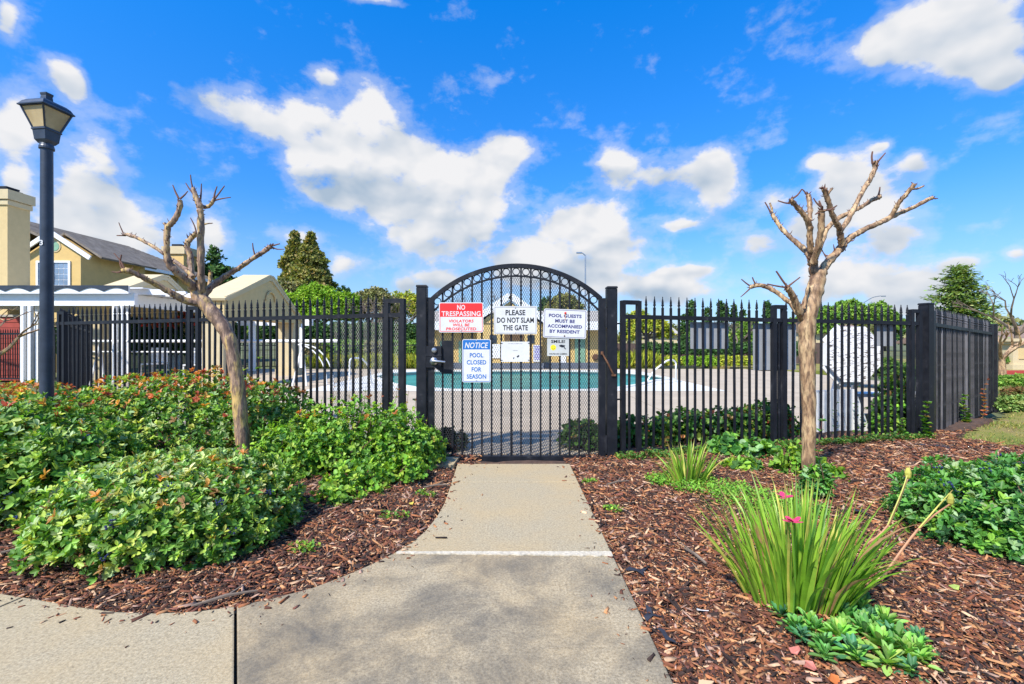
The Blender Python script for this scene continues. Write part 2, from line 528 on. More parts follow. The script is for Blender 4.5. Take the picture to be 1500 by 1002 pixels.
# ------------------------------------------------------------------ vectorised leaf clouds
def nrm(a):
    return a / np.maximum(np.linalg.norm(a, axis=-1, keepdims=True), 1e-9)
T_BROAD = (np.array([(0, 0, 0), (-.34, .30, .10), (.34, .30, .10), (-.5, .62, .11), (.5, .62, .11), (-.3, .88, .05), (.3, .88, .05), (0, 1, 0.0), (0, .5, -.02)]),
           [(8, 0, 2), (8, 2, 4), (8, 4, 6), (8, 6, 7), (8, 7, 5), (8, 5, 3), (8, 3, 1), (8, 1, 0)])
T_KITE = (np.array([(0, 0, 0), (-.5, .5, .08), (.5, .5, .08), (0, 1, 0)]), [(0, 2, 3), (0, 3, 1)])
def leaf_mesh(name, C, D, N, L, W, colr, mat, template=T_BROAD):
    tv, tf = template
    n = len(C)
    D = nrm(D)
    S = nrm(np.cross(D, N))
    U = np.cross(S, D)
    V = (C[:, None, :] + S[:, None, :] * (tv[None, :, 0, None] * W[:, None, None])
         + D[:, None, :] * (tv[None, :, 1, None] * L[:, None, None]) + U[:, None, :] * (tv[None, :, 2, None] * L[:, None, None]))
    k = len(tv)
    f = np.array(tf)
    Fi = (f[None] + (np.arange(n) * k)[:, None, None]).reshape(-1)
    me = bpy.data.meshes.new(name)
    me.vertices.add(n * k)
    me.vertices.foreach_set('co', V.reshape(-1).astype(np.float32))
    nf = n * len(tf)
    me.loops.add(nf * 3)
    me.loops.foreach_set('vertex_index', Fi.astype(np.int32))
    me.polygons.add(nf)
    me.polygons.foreach_set('loop_start', np.arange(0, nf * 3, 3, dtype=np.int32))
    try: me.polygons.foreach_set('loop_total', np.full(nf, 3, dtype=np.int32))
    except Exception: pass
    me.update(calc_edges=True)
    a = me.color_attributes.new('tint', 'FLOAT_COLOR', 'POINT')
    c4 = np.ones((n, k, 4), dtype=np.float32)
    c4[:, :, :3] = colr[:, None, :]
    a.data.foreach_set('color', c4.reshape(-1))
    me.materials.append(mat)
    return me
PAL = {
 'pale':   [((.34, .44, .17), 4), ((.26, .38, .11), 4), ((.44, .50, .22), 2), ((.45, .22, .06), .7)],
 'hedge':  [((.075, .18, .028), 4), ((.12, .25, .036), 4), ((.19, .34, .05), 3), ((.36, .44, .08), 2.6), ((.30, .40, .18), 2.2), ((.035, .10, .02), 1.5), ((.26, .15, .06), .35)],  # the greyish pale green paints glossy highlights into the colour of some leaves
 'orange': [((.42, .13, .05), 3), ((.50, .24, .06), 2), ((.32, .06, .03), 1.5), ((.38, .36, .06), 2)],
 'weedy':  [((.11, .24, .03), 4), ((.18, .34, .035), 4), ((.30, .43, .05), 2.5), ((.05, .13, .025), 1.5)],
 'teal':   [((.06, .18, .035), 4), ((.10, .26, .045), 4), ((.19, .37, .05), 3), ((.24, .36, .17), 1.5), ((.03, .09, .03), 1.2)],
 'ivy':    [((.045, .12, .02), 4), ((.08, .19, .03), 3), ((.17, .27, .04), 1.8), ((.22, .15, .04), .7)],
 'clover': [((.14, .32, .03), 3), ((.20, .38, .04), 3), ((.10, .22, .03), 2)],
}
def pick(pal, n, jit=0.18):
    cols = np.array([c for c, _ in pal]); ws = np.array([q for _, q in pal], float); ws /= ws.sum()
    c = cols[rng.choice(len(cols), n, p=ws)]
    return 1.14 * c * (1 + rng.uniform(-jit, jit, (n, 1))) * (1 + rng.uniform(-jit / 2, jit / 2, (n, 3)))
def lump(u, s=0):
    return (np.sin(u[:, 0] * 5.1 + s) * np.cos(u[:, 1] * 4.3 + 1.7 * s) + 0.6 * np.sin(u[:, 2] * 9 + u[:, 0] * 7 + s * 2.1) + 0.5 * np.cos(u[:, 1] * 12 + s * 3)) / 2.1
def blob_points(blobs, n, depth=0.42, bump_=0.10, lowest=-0.15):
    B = np.array(blobs, float)
    area = (B[:, 3] * B[:, 4] + B[:, 3] * B[:, 5] + B[:, 4] * B[:, 5])
    idx = rng.choice(len(B), n * 2, p=area / area.sum())
    u = nrm(rng.normal(size=(n * 2, 3)))
    u[:, 2] = np.where(u[:, 2] < lowest, -u[:, 2], u[:, 2])
    b = B[idx]
    rr = 1 - depth * rng.random(n * 2) ** 1.6
    rr = rr * (1 + bump_ * lump(u * 1.3, idx * 1.7))
    # squarer shoulders than a true ellipsoid
    sq = 1 + 0.07 * (np.abs(u[:, 0] * u[:, 2]) + np.abs(u[:, 1] * u[:, 2])) * 2
    p = b[:, :3] + u * b[:, 3:] * (rr * sq)[:, None]
    nn = nrm(u / b[:, 3:])
    keep = np.ones(len(p), bool)
    for j, q in enumerate(B):
        d = np.linalg.norm((p - q[:3]) / q[3:], axis=1)
        keep &= (idx == j) | (d > 0.62)
    p, nn = p[keep][:n], nn[keep][:n]
    return p, nn
def shrub_leaves(name, parent, blobs, nclus, L, pal, per=(5, 8), tipcol=None, tipfn=None, ratio=0.48, zmin=0.01, tilt=(35, 80), mat=None, template=T_BROAD, depth=0.42, bump_=0.10, jitL=0.38, up=0.45):
    p, nn = blob_points(blobs, nclus, depth, bump_)
    keep = p[:, 2] > zmin
    p, nn = p[keep], nn[keep]
    n = len(p)
    axis = nrm(nn + rng.normal(size=(n, 3)) * 0.45 + np.array([0, 0, up]))
    base = pick(PAL[pal] if isinstance(pal, str) else pal, n, 0.2)
    if tipcol is not None:
        pr = tipfn(p)
        sel = rng.random(n) < pr
        base[sel] = pick(PAL[tipcol], sel.sum(), 0.25)
    k = rng.integers(per[0], per[1] + 1, n)
    idx = np.repeat(np.arange(n), k)
    m = len(idx)
    ax = axis[idx]
    t = nrm(np.cross(ax, rng.normal(size=(m, 3))))
    # leaves of one rosette are spread round its axis
    a = np.radians(rng.uniform(tilt[0], tilt[1], m))
    D = ax * np.cos(a)[:, None] + t * np.sin(a)[:, None]
    N = ax - D * np.sum(ax * D, axis=1, keepdims=True) + rng.normal(size=(m, 3)) * 0.12
    LL = L * (1 + rng.uniform(-jitL, jitL, m))
    WW = LL * ratio * rng.uniform(0.85, 1.2, m)
    c = base[idx] * (1 + rng.uniform(-0.22, 0.22, (m, 1)))
    C = p[idx] + ax * (rng.uniform(-0.35, 0.15, m) * L)[:, None]
    me = leaf_mesh(name, C, D, N, LL, WW, c, mat or M['leaf'], template)
    o = link(name, me, parent)
    o['kind'] = 'stuff'
    return p, axis
def twigs_mesh(base_pts, tips, r=0.006):
    mb = MB()
    for b, t in zip(base_pts, tips):
        b, t = Vector(b), Vector(t)
        mid = b.lerp(t, 0.55) + Vector((random.uniform(-.05, .05), random.uniform(-.05, .05), -0.06 * (t - b).length))
        mb.tube([b, mid, t], [r * 1.4, r, r * 0.5], 4, False)
    return mb

# ================================================================== GROUND AND PATH
def struct(name, o, kind='structure'):
    o['kind'] = kind
    return o
g = MB().add([(-700, -300, -.16), (700, -300, -.16), (700, 900, -.16), (-700, 900, -.16)], [(0, 1, 2, 3)]).build('ground', M['ground'])
struct('ground', g)

def pin(poly, x, y):
    inside = np.zeros(len(x), bool)
    n = len(poly)
    for i in range(n):
        x1, y1 = poly[i]; x2, y2 = poly[(i + 1) % n]
        c = ((y1 > y) != (y2 > y)) & (x < (x2 - x1) * (y - y1) / (y2 - y1 + 1e-12) + x1)
        inside ^= c
    return inside
def dist_poly(poly, x, y):
    d = np.full(len(x), 1e9)
    n = len(poly)
    for i in range(n):
        a = np.array(poly[i]); b = np.array(poly[(i + 1) % n])
        ab = b - a
        t = np.clip(((x - a[0]) * ab[0] + (y - a[1]) * ab[1]) / (ab @ ab), 0, 1)
        d = np.minimum(d, np.hypot(x - a[0] - t * ab[0], y - a[1] - t * ab[1]))
    return d
curve_px = [(670, 680), (661, 708), (652, 735), (640, 757), (622, 779), (601, 796), (577, 810), (545, 826), (505, 843), (460, 860), (400, 876), (345, 888),
            (290, 895), (230, 898), (170, 896), (110, 888), (50, 877), (0, 869)]
curve = [(at(*p).x, at(*p).y) for p in curve_px]
XR = 0.52
YG = 4.115                      # end of the path at the gate
cl = curve + [(-2.6, 2.05), (-4.2, 2.25), (-7.0, 2.5)]
path_poly = [(XR, -2.5), (XR, YG)] + cl + [(-7.0, -2.5)]
def xleft(y):                   # the curved edge at depth y
    for a, b in zip(cl, cl[1:]):
        if (a[1] - y) * (b[1] - y) <= 0 and a[1] != b[1]:
            return a[0] + (b[0] - a[0]) * (y - a[1]) / (b[1] - a[1])
    return -7
def ybottom(x):
    for a, b in zip(cl[8:], cl[9:]):
        if (a[0] - x) * (b[0] - x) <= 0 and a[0] != b[0]:
            return a[1] + (b[1] - a[1]) * (x - a[0]) / (b[0] - a[0])
    return 2.0
walk = bpy.data.objects.new('path', None); col.objects.link(walk); walk['kind'] = 'structure'
J1 = at(750, 706).y; J2 = at(750, 811).y; JX = at(345, 888).x; JL = at(22, 880).x
G = 0.0045
JXn = JX / ybottom(JX) * 0.15
def slab_mesh(poly, mat, top=0.0, th=0.12):
    bm = bmesh.new()
    vs = [bm.verts.new((p[0], p[1], top)) for p in poly]
    f = bm.faces.new(vs)
    if f.normal.z < 0: f.normal_flip()
    r = bmesh.ops.extrude_face_region(bm, geom=[f])
    nv = [e for e in r['geom'] if isinstance(e, bmesh.types.BMVert)]
    for v in nv: v.co.z = top - th
    bm.normal_update()
    bmesh.ops.recalc_face_normals(bm, faces=bm.faces)
    top_e = [e for e in bm.edges if all(abs(v.co.z - top) < 1e-5 for v in e.verts) and len(e.link_faces) == 2 and any(abs(fc.normal.z) < .5 for fc in e.link_faces)]
    bmesh.ops.bevel(bm, geom=top_e, offset=0.006, segments=2, affect='EDGES', profile=0.6)
    me = bpy.data.meshes.new('slab')
    bm.to_mesh(me); bm.free()
    me.materials.append(mat)
    return me
def cl_between(y0, y1):
    return [p for p in cl if y0 > p[1] > y1]
sA = [(XR, J1 + G), (XR, YG), (cl[0][0], YG)] + [p for p in cl[1:] if p[1] > J1 + G] + [(xleft(J1 + G), J1 + G)]
sB = [(XR, J2 + G), (XR, J1 - G), (xleft(J1 - G), J1 - G)] + [p for p in cl if J1 - G > p[1] > J2 + G and p[0] > -1] + [(xleft(J2 + G), J2 + G)]
sC = [(XR, -2.5), (XR, J2 - G), (xleft(J2 - G), J2 - G)] + [p for p in cl if p[1] < J2 - G and p[0] > JX + G] + [(JX + G, ybottom(JX + G)), (JXn + G, 0.15), (JXn + G, -2.5)]
sD = [(JXn - G, -2.5), (JXn - G, 0.15), (JX - G, ybottom(JX - G))] + [p for p in cl if JL + G < p[0] < JX - G] + [(JL + G, ybottom(JL + G)), (JL - .25, 0.9), (JL - .25, -2.5)]
sE = [(JL - .25 - 2 * G, -2.5), (JL - .25 - 2 * G, 0.9), (JL - G, ybottom(JL - G))] + [p for p in cl if p[0] < JL - G] + [(-7, -2.5)]
for s, m in ((sA, 'path_clean'), (sB, 'path_clean'), (sC, 'path'), (sD, 'path_clean'), (sE, 'path_clean')):
    link('slab', slab_mesh(s, M[m]), walk)
MB().add([(XR - .01, -2.4, -.05), (XR - .01, YG - .01, -.05), (-.48, YG - .01, -.05), (-.7, 3, -.05), (-6.9, 1.7, -.05), (-6.9, -2.4, -.05)], [(0, 1, 2, 3, 4, 5)]).build('joint_bed', M['joint'], walk)
# white mortar smear along the joint, thin and broken
pts_top = []; pts_bot = []
x0, x1 = xleft(J2) + .02, XR - .003
for i in range(101):
    t = i / 100
    x = x0 + (x1 - x0) * t
    wd = (0.010 + 0.028 * t) * (1 + 0.12 * math.sin(i * .9)) + random.uniform(0, .003)
    pts_top.append((x, J2 + 0.012 + random.uniform(-.002, .002)))
    pts_bot.append((x, J2 + 0.004 - wd))
MB().prism(pts_top + pts_bot[::-1], 0.001, 0.0075).build('mortar_strip', M['patch'], walk)
# broken edge of footing left of the path
o = MB().prism([(-.52, 4.02), (-.50, 4.3), (-.80, 4.32), (-.86, 4.2), (-.74, 4.03)], -.08, .015).build('concrete_footing', M['path_clean'])
tagv(o, 'broken pale concrete footing beside the path under the gate latch side', 'footing')

# mulch bed sheet
def bed_height(x, y):
    d = dist_poly(path_poly, x, y)
    ins = pin(path_poly, x, y)
    h = -0.028 + 0.075 * (1 - np.exp(-d / 0.9))
    h = h + 0.012 * np.sin(x * 5.3 + y * 3.1) * np.cos(y * 6.1 - x * 2.2) + 0.008 * np.sin(x * 13 + 1) * np.sin(y * 11)
    h = np.where(ins, -0.09, h)
    return h
def bz(x, y): return float(bed_height(np.array([x]), np.array([y]))[0])
gx = np.arange(-8.0, 8.01, 0.06); gy = np.arange(-1.5, 6.31, 0.06)
XX, YY = np.meshgrid(gx, gy)
hh = bed_height(XX.ravel(), YY.ravel()) + rng.normal(size=XX.size) * 0.004
# the bed stops at the fence line and falls under the deck behind it
def fence_y(x):
    x = np.asarray(x, float)
    return np.where(x < -0.9, 4.32 + (-0.9 - x) * 0.333, np.where(x > 1.05, 4.39 + (x - 1.05) * 0.216, 4.36))
hh = np.where(YY.ravel() > fence_y(XX.ravel()) + np.where(XX.ravel() > .9, 0.9, 0.25), -0.12, hh)
hh = np.where(pin([(4.85, 5.0), (5.0, 4.62), (6.4, 4.36), (9, 4.1), (40, 3), (40, 13.4), (12.2, 13.4), (8.1, 7.3)], XX.ravel(), YY.ravel()), -0.12, hh)
hh = np.where((XX.ravel() > -0.95) & (XX.ravel() < 0.95) & (YY.ravel() > 4.30), -0.12, hh)
verts = np.stack([XX.ravel(), YY.ravel(), hh], 1)
nx, ny = len(gx), len(gy)
ii = np.arange(ny - 1)[:, None] * nx + np.arange(nx - 1)[None]
faces = np.stack([ii, ii + 1, ii + 1 + nx, ii + nx], -1).reshape(-1, 4)
me = bpy.data.meshes.new('mulch_bed')
me.from_pydata(verts.tolist(), [], faces.tolist())
me.materials.append(M['soil'])
struct('mulch', link('mulch_bed', me))

# bark chips
def chips(name, n, region, seed, stray=False):
    r = np.random.default_rng(seed)
    xs, ys = [], []
    tot = 0
    while tot < n:
        x = r.uniform(region[0], region[1], n * 2); y = r.uniform(region[2], region[3], n * 2)
        dd = dist_poly(path_poly, x, y)
        keep = (pin(path_poly, x, y) & (r.random(len(x)) < np.exp(-dd / .05))) if stray else (~pin(path_poly, x, y) & (dd > 0.004))
        keep &= (np.abs(x) / np.maximum(y, .1) < 1.25) & (y > 1.2)
        keep &= y < fence_y(x) + 0.1
        keep &= ~((x > 4.95) & pin([(4.85, 5.0), (5.0, 4.62), (6.4, 4.36), (9, 4.1), (40, 3), (40, 13.4), (12.2, 13.4), (8.1, 7.3)], x, y))
        dens_ = np.clip((2.1 / y) ** 2.0, 0.10, 1.0)
        keep &= r.random(len(x)) < dens_
        xs.append(x[keep]); ys.append(y[keep]); tot += keep.sum()
    x = np.concatenate(xs)[:n]; y = np.concatenate(ys)[:n]
    L = np.clip(r.lognormal(-3.95, 0.58, n), .007, .085) * (1 + 0.16 * np.clip(y - 2, 0, 3))
    W = np.clip(L * r.uniform(.09, .36, n), .0025, .015)
    H = np.clip(W * r.uniform(.2, .6, n), .0015, .007)
    a = r.uniform(0, math.pi, n); tl = r.normal(size=n) * 0.26; ro = r.normal(size=n) * 0.3
    z = bed_height(x, y) + H * .5 + r.random(n) * 0.016
    if stray: z = 0.002 + H * .5; L *= .7; tl *= .1
    D = np.stack([np.cos(a) * np.cos(tl), np.sin(a) * np.cos(tl), np.sin(tl)], 1)
    S = nrm(np.cross(D, np.array([0, 0, 1.0]) + 0.0 * D)); U = np.cross(S, D)
    S2 = S * np.cos(ro)[:, None] + U * np.sin(ro)[:, None]; U2 = np.cross(S2, D)
    base = np.array([(-1, -1, -1), (1, -.7, -1), (1, .7, -1), (-1, 1, -1), (-.9, -.8, 1), (1.06, -.25, .7), (.94, .55, .7), (-1.05, .4, 1)], float)
    C = np.stack([x, y, z], 1)
    jig = base[None] * (1 + r.uniform(-.28, .28, (n, 8, 3)))
    V = C[:, None] + D[:, None] * (jig[..., 0] * L[:, None] / 2)[..., None] + S2[:, None] * (jig[..., 1] * W[:, None] / 2)[..., None] + U2[:, None] * (jig[..., 2] * H[:, None] / 2)[..., None]
    q = np.array([(4, 5, 6, 7), (0, 1, 5, 4), (1, 2, 6, 5), (2, 3, 7, 6), (3, 0, 4, 7)])
    Fi = (q[None] + (np.arange(n) * 8)[:, None, None]).reshape(-1)
    me = bpy.data.meshes.new(name)
    me.vertices.add(n * 8); me.vertices.foreach_set('co', V.reshape(-1).astype(np.float32))
    me.loops.add(n * 20); me.loops.foreach_set('vertex_index', Fi.astype(np.int32))
    me.polygons.add(n * 5); me.polygons.foreach_set('loop_start', np.arange(0, n * 20, 4, dtype=np.int32))
    try: me.polygons.foreach_set('loop_total', np.full(n * 5, 4, dtype=np.int32))
    except Exception: pass
    me.update(calc_edges=True)
    cols = np.array([(.09, .035, .020), (.20, .075, .035), (.34, .14, .055), (.46, .25, .11), (.035, .020, .015), (.62, .44, .27), (.22, .09, .06), (.42, .29, .22)])
    c = np.array([.90, .79, .75]) * cols[r.choice(8, n, p=[.19, .19, .14, .11, .20, .07, .05, .05])] * r.uniform(.75, 1.25, (n, 1))
    at_ = me.color_attributes.new('tint', 'FLOAT_COLOR', 'POINT')
    c4 = np.ones((n, 8, 4), np.float32); c4[:, :, :3] = c[:, None]
    at_.data.foreach_set('color', c4.reshape(-1))
    me.materials.append(M['chip'])
    o = link(name, me)
    o['kind'] = 'stuff'
    return o
tagv(chips('bark_mulch', 82000, (0.5, 6.2, 1.2, 5.6), 3), 'reddish brown bark chips covering the bed right of the path', 'mulch')
tagv(chips('bark_mulch', 38000, (-4.6, -0.3, 1.7, 4.4), 4), 'reddish brown bark chips round the hedges left of the path', 'mulch')

tagv(chips('stray_chips', 330, (-3.5, .53, 1.2, 4.1), 8, True), 'stray bark crumbs spilled along the edges of the concrete path', 'mulch')
# ================================================================== LAWN, ROAD
lawn_poly = [(4.85, 5.0), (5.0, 4.62), (6.4, 4.36), (9, 4.1), (40, 3), (40, 13.4), (12.2, 13.4), (8.1, 7.3)]
gxs = np.arange(4.6, 16, .12); gys = np.arange(3.6, 14, .12)
AX, AY = np.meshgrid(gxs, gys)
az_ = 0.035 - 0.012 * np.clip(AY - 4.5, 0, 8) + 0.02 * np.sin(AX * 2.1) * np.sin(AY * 1.7)
v = np.stack([AX.ravel(), AY.ravel(), az_.ravel()], 1)
nx, ny = len(gxs), len(gys)
ii = (np.arange(ny - 1)[:, None] * nx + np.arange(nx - 1)[None]).ravel()
cx_ = AX.ravel()[ii] + .06; cy_ = AY.ravel()[ii] + .06
ok = pin(lawn_poly, cx_, cy_)
ii = ii[ok]
me = bpy.data.meshes.new('lawn'); me.from_pydata(v.tolist(), [], np.stack([ii, ii + 1, ii + 1 + nx, ii + nx], 1).tolist())
me.materials.append(M['lawn'])
struct('lawn', link('lawn', me))
# short grass on it
n = 26000
x = rng.uniform(4.7, 13, n * 3); y = rng.uniform(3.9, 12, n * 3)
k = pin(lawn_poly, x, y) & (rng.random(n * 3) < np.clip((6 / y) ** 2, .2, 1)) & (np.sin(x * 2.3 + 1) * np.cos(y * 2.9) + rng.normal(size=n * 3) * .5 > -.3)
x, y = x[k][:n], y[k][:n]; n = len(x)
z = 0.035 - 0.012 * np.clip(y - 4.5, 0, 8) + 0.02 * np.sin(x * 2.1) * np.sin(y * 1.7)
D = np.stack([rng.normal(size=n) * .5, rng.normal(size=n) * .5, np.ones(n)], 1)
gc = pick([((.16, .22, .04), 3), ((.28, .26, .07), 3), ((.10, .17, .03), 2), ((.36, .28, .11), 2)], n)
o = link('grass', leaf_mesh('grass', np.stack([x, y, z], 1), D, rng.normal(size=(n, 3)) + .01, rng.uniform(.02, .05, n), np.full(n, .005) + .001 * y, gc, M['grass'], T_KITE))
tagv(o, 'short patchy green and straw grass beside the side fence', 'grass', kind='stuff')

struct('r', MB().b2((15.0, 14.0, -.15), (60, 16.9, -.105)).build('road', M['asphalt']))
kb = MB()
kb.b2((17.0, 17.0, -.15), (60, 17.35, .02))
o = kb.build('kerb', M['red_curb']); o['kind'] = 'structure'
struct('v', MB().b2((9.5, 17.36, -.15), (60, 30, -.0)).build('verge', M['lawn']))
struct('v', MB().b2((12.3, 12.6, -.15), (60, 13.9, -.075)).build('verge', M['lawn']))

# ================================================================== POOL DECK
deck = bpy.data.objects.new('pool_deck', None); col.objects.link(deck); deck['kind'] = 'structure'
outline = [(-1.0, 4.47), (0.95, 4.47), (1.1, 5.25), (4.4, 6.15), (7.6, 8.7), (10.4, 12.0), (10.4, 18.6), (-11.5, 18.6), (-11.3, 12.2), (-6.1, 6.5), (-1.2, 4.9)]
xs_ = [-11.6, -9.4, -7.0, -4.7, -2.35, 0.0, 2.4, 4.8, 7.2, 9.4, 10.6]
ys_ = [4.4, 5.55, 7.05, 8.6, 10.2, 12.8, 15.4, 18.0, 18.7]
POOLX, POOLY = (-4.7, 4.8), (10.2, 18.0)
def clip(poly, axis, val, keep_less):
    out = []
    for i in range(len(poly)):
        a, b = poly[i], poly[(i + 1) % len(poly)]
        ia = (a[axis] <= val) == keep_less; ib = (b[axis] <= val) == keep_less
        if ia: out.append(a)
        if ia != ib:
            t = (val - a[axis]) / (b[axis] - a[axis])
            out.append((a[0] + (b[0] - a[0]) * t, a[1] + (b[1] - a[1]) * t))
    return out
for i in range(len(xs_) - 1):
    for j in range(len(ys_) - 1):
        if POOLX[0] - .01 <= xs_[i] and xs_[i + 1] <= POOLX[1] + .01 and POOLY[0] - .01 <= ys_[j] and ys_[j + 1] <= POOLY[1] + .01: continue
        p = outline
        for ax_, v_, ls in ((0, xs_[i] + .008, False), (0, xs_[i + 1] - .008, True), (1, ys_[j] + .008, False), (1, ys_[j + 1] - .008, True)):
            if len(p) > 2: p = clip(p, ax_, v_, ls)
        if len(p) > 2:
            link('slab', MB().prism(p, -.10, 0.0).mesh('slab', M['deck']), deck)
jbm = MB()
for (ax_, v_, ls) in ((1, POOLY[0] + .05, True), (1, POOLY[1] - .05, False), (0, POOLX[0] + .05, True), (0, POOLX[1] - .05, False)):
    p = clip(outline, ax_, v_, ls)
    if ax_ == 0: p = clip(clip(p, 1, POOLY[0] + .05, False), 1, POOLY[1] - .05, True)
    jbm.add([(x, y, -.022) for x, y in p], [tuple(range(len(p)))])
link('joint_bed', jbm.mesh('joint_bed', M['joint'], fix=False), deck)

# pool with its white surround
pool_px = [(556, 556), (575, 563), (605, 568), (660, 571.5), (760, 573), (860, 572), (905, 569), (938, 564), (958, 558), (985, 555.5)]
near = [(at(*p).x, at(*p).y) for p in pool_px]
wat = [(x, y) for x, y in near] + [(4.5, 15.2), (3.6, 16.6), (0.5, 17.2), (-3.2, 16.9), (-4.4, 15.6), (-4.3, 14.2)]
surround_outer = [(POOLX[0], POOLY[0]), (POOLX[1], POOLY[0]), (POOLX[1], POOLY[1]), (POOLX[0], POOLY[1])]
bm = bmesh.new()
ov = [bm.verts.new((x, y, 0.004)) for x, y in surround_outer]
iv = [bm.verts.new((x, y, 0.004)) for x, y in wat]
es = [bm.edges.new((ov[i], ov[(i + 1) % 4])) for i in range(4)] + [bm.edges.new((iv[i], iv[(i + 1) % len(iv)])) for i in range(len(iv))]
bmesh.ops.triangle_fill(bm, edges=es, use_beauty=True)
inner_edges = es[4:]
r = bmesh.ops.extrude_edge_only(bm, edges=inner_edges)
for e in r['geom']:
    if isinstance(e, bmesh.types.BMVert): e.co.z = -0.9
outer = [e for e in es[:4]]
me = bpy.data.meshes.new('pool_surround'); bm.to_mesh(me); bm.free(); me.materials.append(M['coping'])
sp = link('pool_surround', me); sp['kind'] = 'structure'
wa = MB().add([(x, y, -.085) for x, y in wat], [tuple(range(len(wat)))]).build('pool_water', M['water']); wa['kind'] = 'structure'
# tile line at the waterline / raised coping stones
cp = MB()
for i in range(len(wat)):
    a = Vector((*wat[i], .012)); b = Vector((*wat[(i + 1) % len(wat)], .012))
    cp.bar(a, b, .16, .035)
struct('c', cp.build('pool_coping', M['coping']))

# ================================================================== FENCES
def picket_mesh(h_top, h_bot=0.05, name='picket', side=0.019):
    mb = MB()
    s = side / 2
    z1 = h_top - 0.115
    mb.box((0, 0, (h_bot + z1) / 2), (side, side, z1 - h_bot))
    prof = [(0.0135, 0), (0.0155, .004), (0.0155, .012), (.009, .018), (.008, .030), (.0155, .036), (.0155, .044), (.011, .050), (.0125, .062), (.010, .082), (.0045, .108), (.0035, .112), (.0055, .118), (.002, .126)]
    mb.lathe(prof, (0, 0, z1), 6)
    return mb.mesh(name, M['black'])
def fence(a, b, name, label, spacing, group=None, rail_z=(1.34, 1.34), low_z=0.05, posts=(), tip=0.195, joined=False, panel=None, skip=(), side=0.019):
    """a, b: ground ends; rail_z: height of the top rail at each end; posts: distances along the run that carry a pair of uprights joined at the top"""
    a, b = Vector((a[0], a[1], 0)), Vector((b[0], b[1], 0))
    L = (b - a).length
    d = (b - a).normalized()
    ang = math.atan2(d.y, d.x)
    root = thing(name, label, 'fence', a, ang, group)
    def rz_(s): return rail_z[0] + (rail_z[1] - rail_z[0]) * s / L
    MB().bar((0, 0, rail_z[0]), (L, 0, rail_z[1]), .034, .040).build('top_rail', M['black'], root)
    MB().bar((0, 0, low_z), (L, 0, low_z + rail_z[1] - rail_z[0]), .034, .034).build('bottom_rail', M['black'], root)
    pm = picket_mesh(0.0 + tip, -(rail_z[0] - low_z), side=side)
    # the picket's origin is on the top rail
    n = int(L / spacing)
    off = (L - (n - 1) * spacing) / 2
    occupied = []
    for s, wd in posts: occupied.append((s - .03, s + .03)); occupied.append((s + wd - .03, s + wd + .03))
    jb = MB()
    for i in range(n):
        s = off + i * spacing
        if any(lo < s < hi_ for lo, hi_ in occupied): continue
        inside = any(s0 < s < s0 + wd for s0, wd in posts)
        if joined:
            jb.box((s, 0, rz_(s) + (tip * .5 - (rail_z[0] - low_z)) / 2), (side * .9, side * .9, tip * .8 + rail_z[0] - low_z))
            continue
        if inside:
            o = MB().box((0, 0, -(rail_z[0] - low_z) / 2), (side, side, rail_z[0] - low_z)).build('picket', M['black'], root)
            o.location = (s, 0, rz_(s))
        else:
            o = link('picket', pm, root, (s, 0.0, rz_(s)), (random.uniform(-.006, .006), random.uniform(-.006, .006), 0))
    if joined:
        j = jb.build('pickets', M['black'], root); j['kind'] = 'stuff'
    for s, wd in posts:
        for q in (s, s + wd):
            o = MB().box((0, 0, 0), (.044, .044, 1.0)).build('post', M['black'], root)
            top = rz_(q) + .155
            o.scale = (1, 1, top + .06); o.location = (q, 0, (top - .06) / 2)
        MB().bar((s, 0, rz_(s) + .138), (s + wd, 0, rz_(s) + .138), .042, .040).build('post_cap_bar', M['black'], root)
    if panel:
        p0, p1, y, m = panel
        MB().b2((p0, y, low_z + .02), (p1, y + .006, rail_z[0] - .03)).build('sheet_panel', m, root)
    return root
# front fence, left of the gate: from the gate post out to the lamp
FLa, FLb = (-6.02, 6.03), (-1.02, 4.37)
LL_ = math.hypot(FLb[0] - FLa[0], FLb[1] - FLa[1])
fence(FLa, FLb, 'metal_fence', 'long black spear-topped front fence left of the gate behind the leaning tree', .0885, rail_z=(1.345, 1.36), low_z=.07,
      posts=((0.05, .10), (2.42, .13), (LL_ - .205, .175)))
FRa, FRb = (1.05, 4.39), (4.62, 5.16)
LR_ = math.hypot(FRb[0] - FRa[0], FRb[1] - FRa[1])
fence(FRa, FRb, 'metal_fence', 'black spear-topped front fence right of the gate behind the upright tree', .0892, rail_z=(1.345, 1.31), low_z=.045,
      posts=((0.02, .165), (1.72, .12), (LR_ - .12, .11)))
SRa, SRb = (4.80, 5.22), (8.0, 7.58)
LS_ = math.hypot(SRb[0] - SRa[0], SRb[1] - SRa[1])
fence(SRa, SRb, 'metal_fence', 'black side fence backed with grimy dark sheet running away on the right', .089, rail_z=(1.305, 1.235), low_z=.02,
      posts=((0.06, .05), (LS_ * .50, .05), (LS_ - .14, .05)), panel=(0.05, LS_, .05, M['grimy']))
SLa, SLb = (-6.06, 6.10), (-11.3, 12.2)
fence(SLb, SLa, 'metal_fence', 'black side fence going back from the lamp toward the white pergola', .089, rail_z=(1.36, 1.36), low_z=.04, posts=((0.03, .06),))
fence((-19.5, 14.4), (-11.5, 12.3), 'metal_fence', 'low distant black fence at the left edge in front of red siding', .10, rail_z=(1.33, 1.33), low_z=.05, posts=((4.0, .06),), tip=.14)
fence((-12.5, 20.6), (3.0, 20.6), 'metal_fence', 'far black picket fence behind the pool in front of the clipped hedge', .11, rail_z=(0.95, 0.95), low_z=.0, posts=(), tip=.14, joined=True)
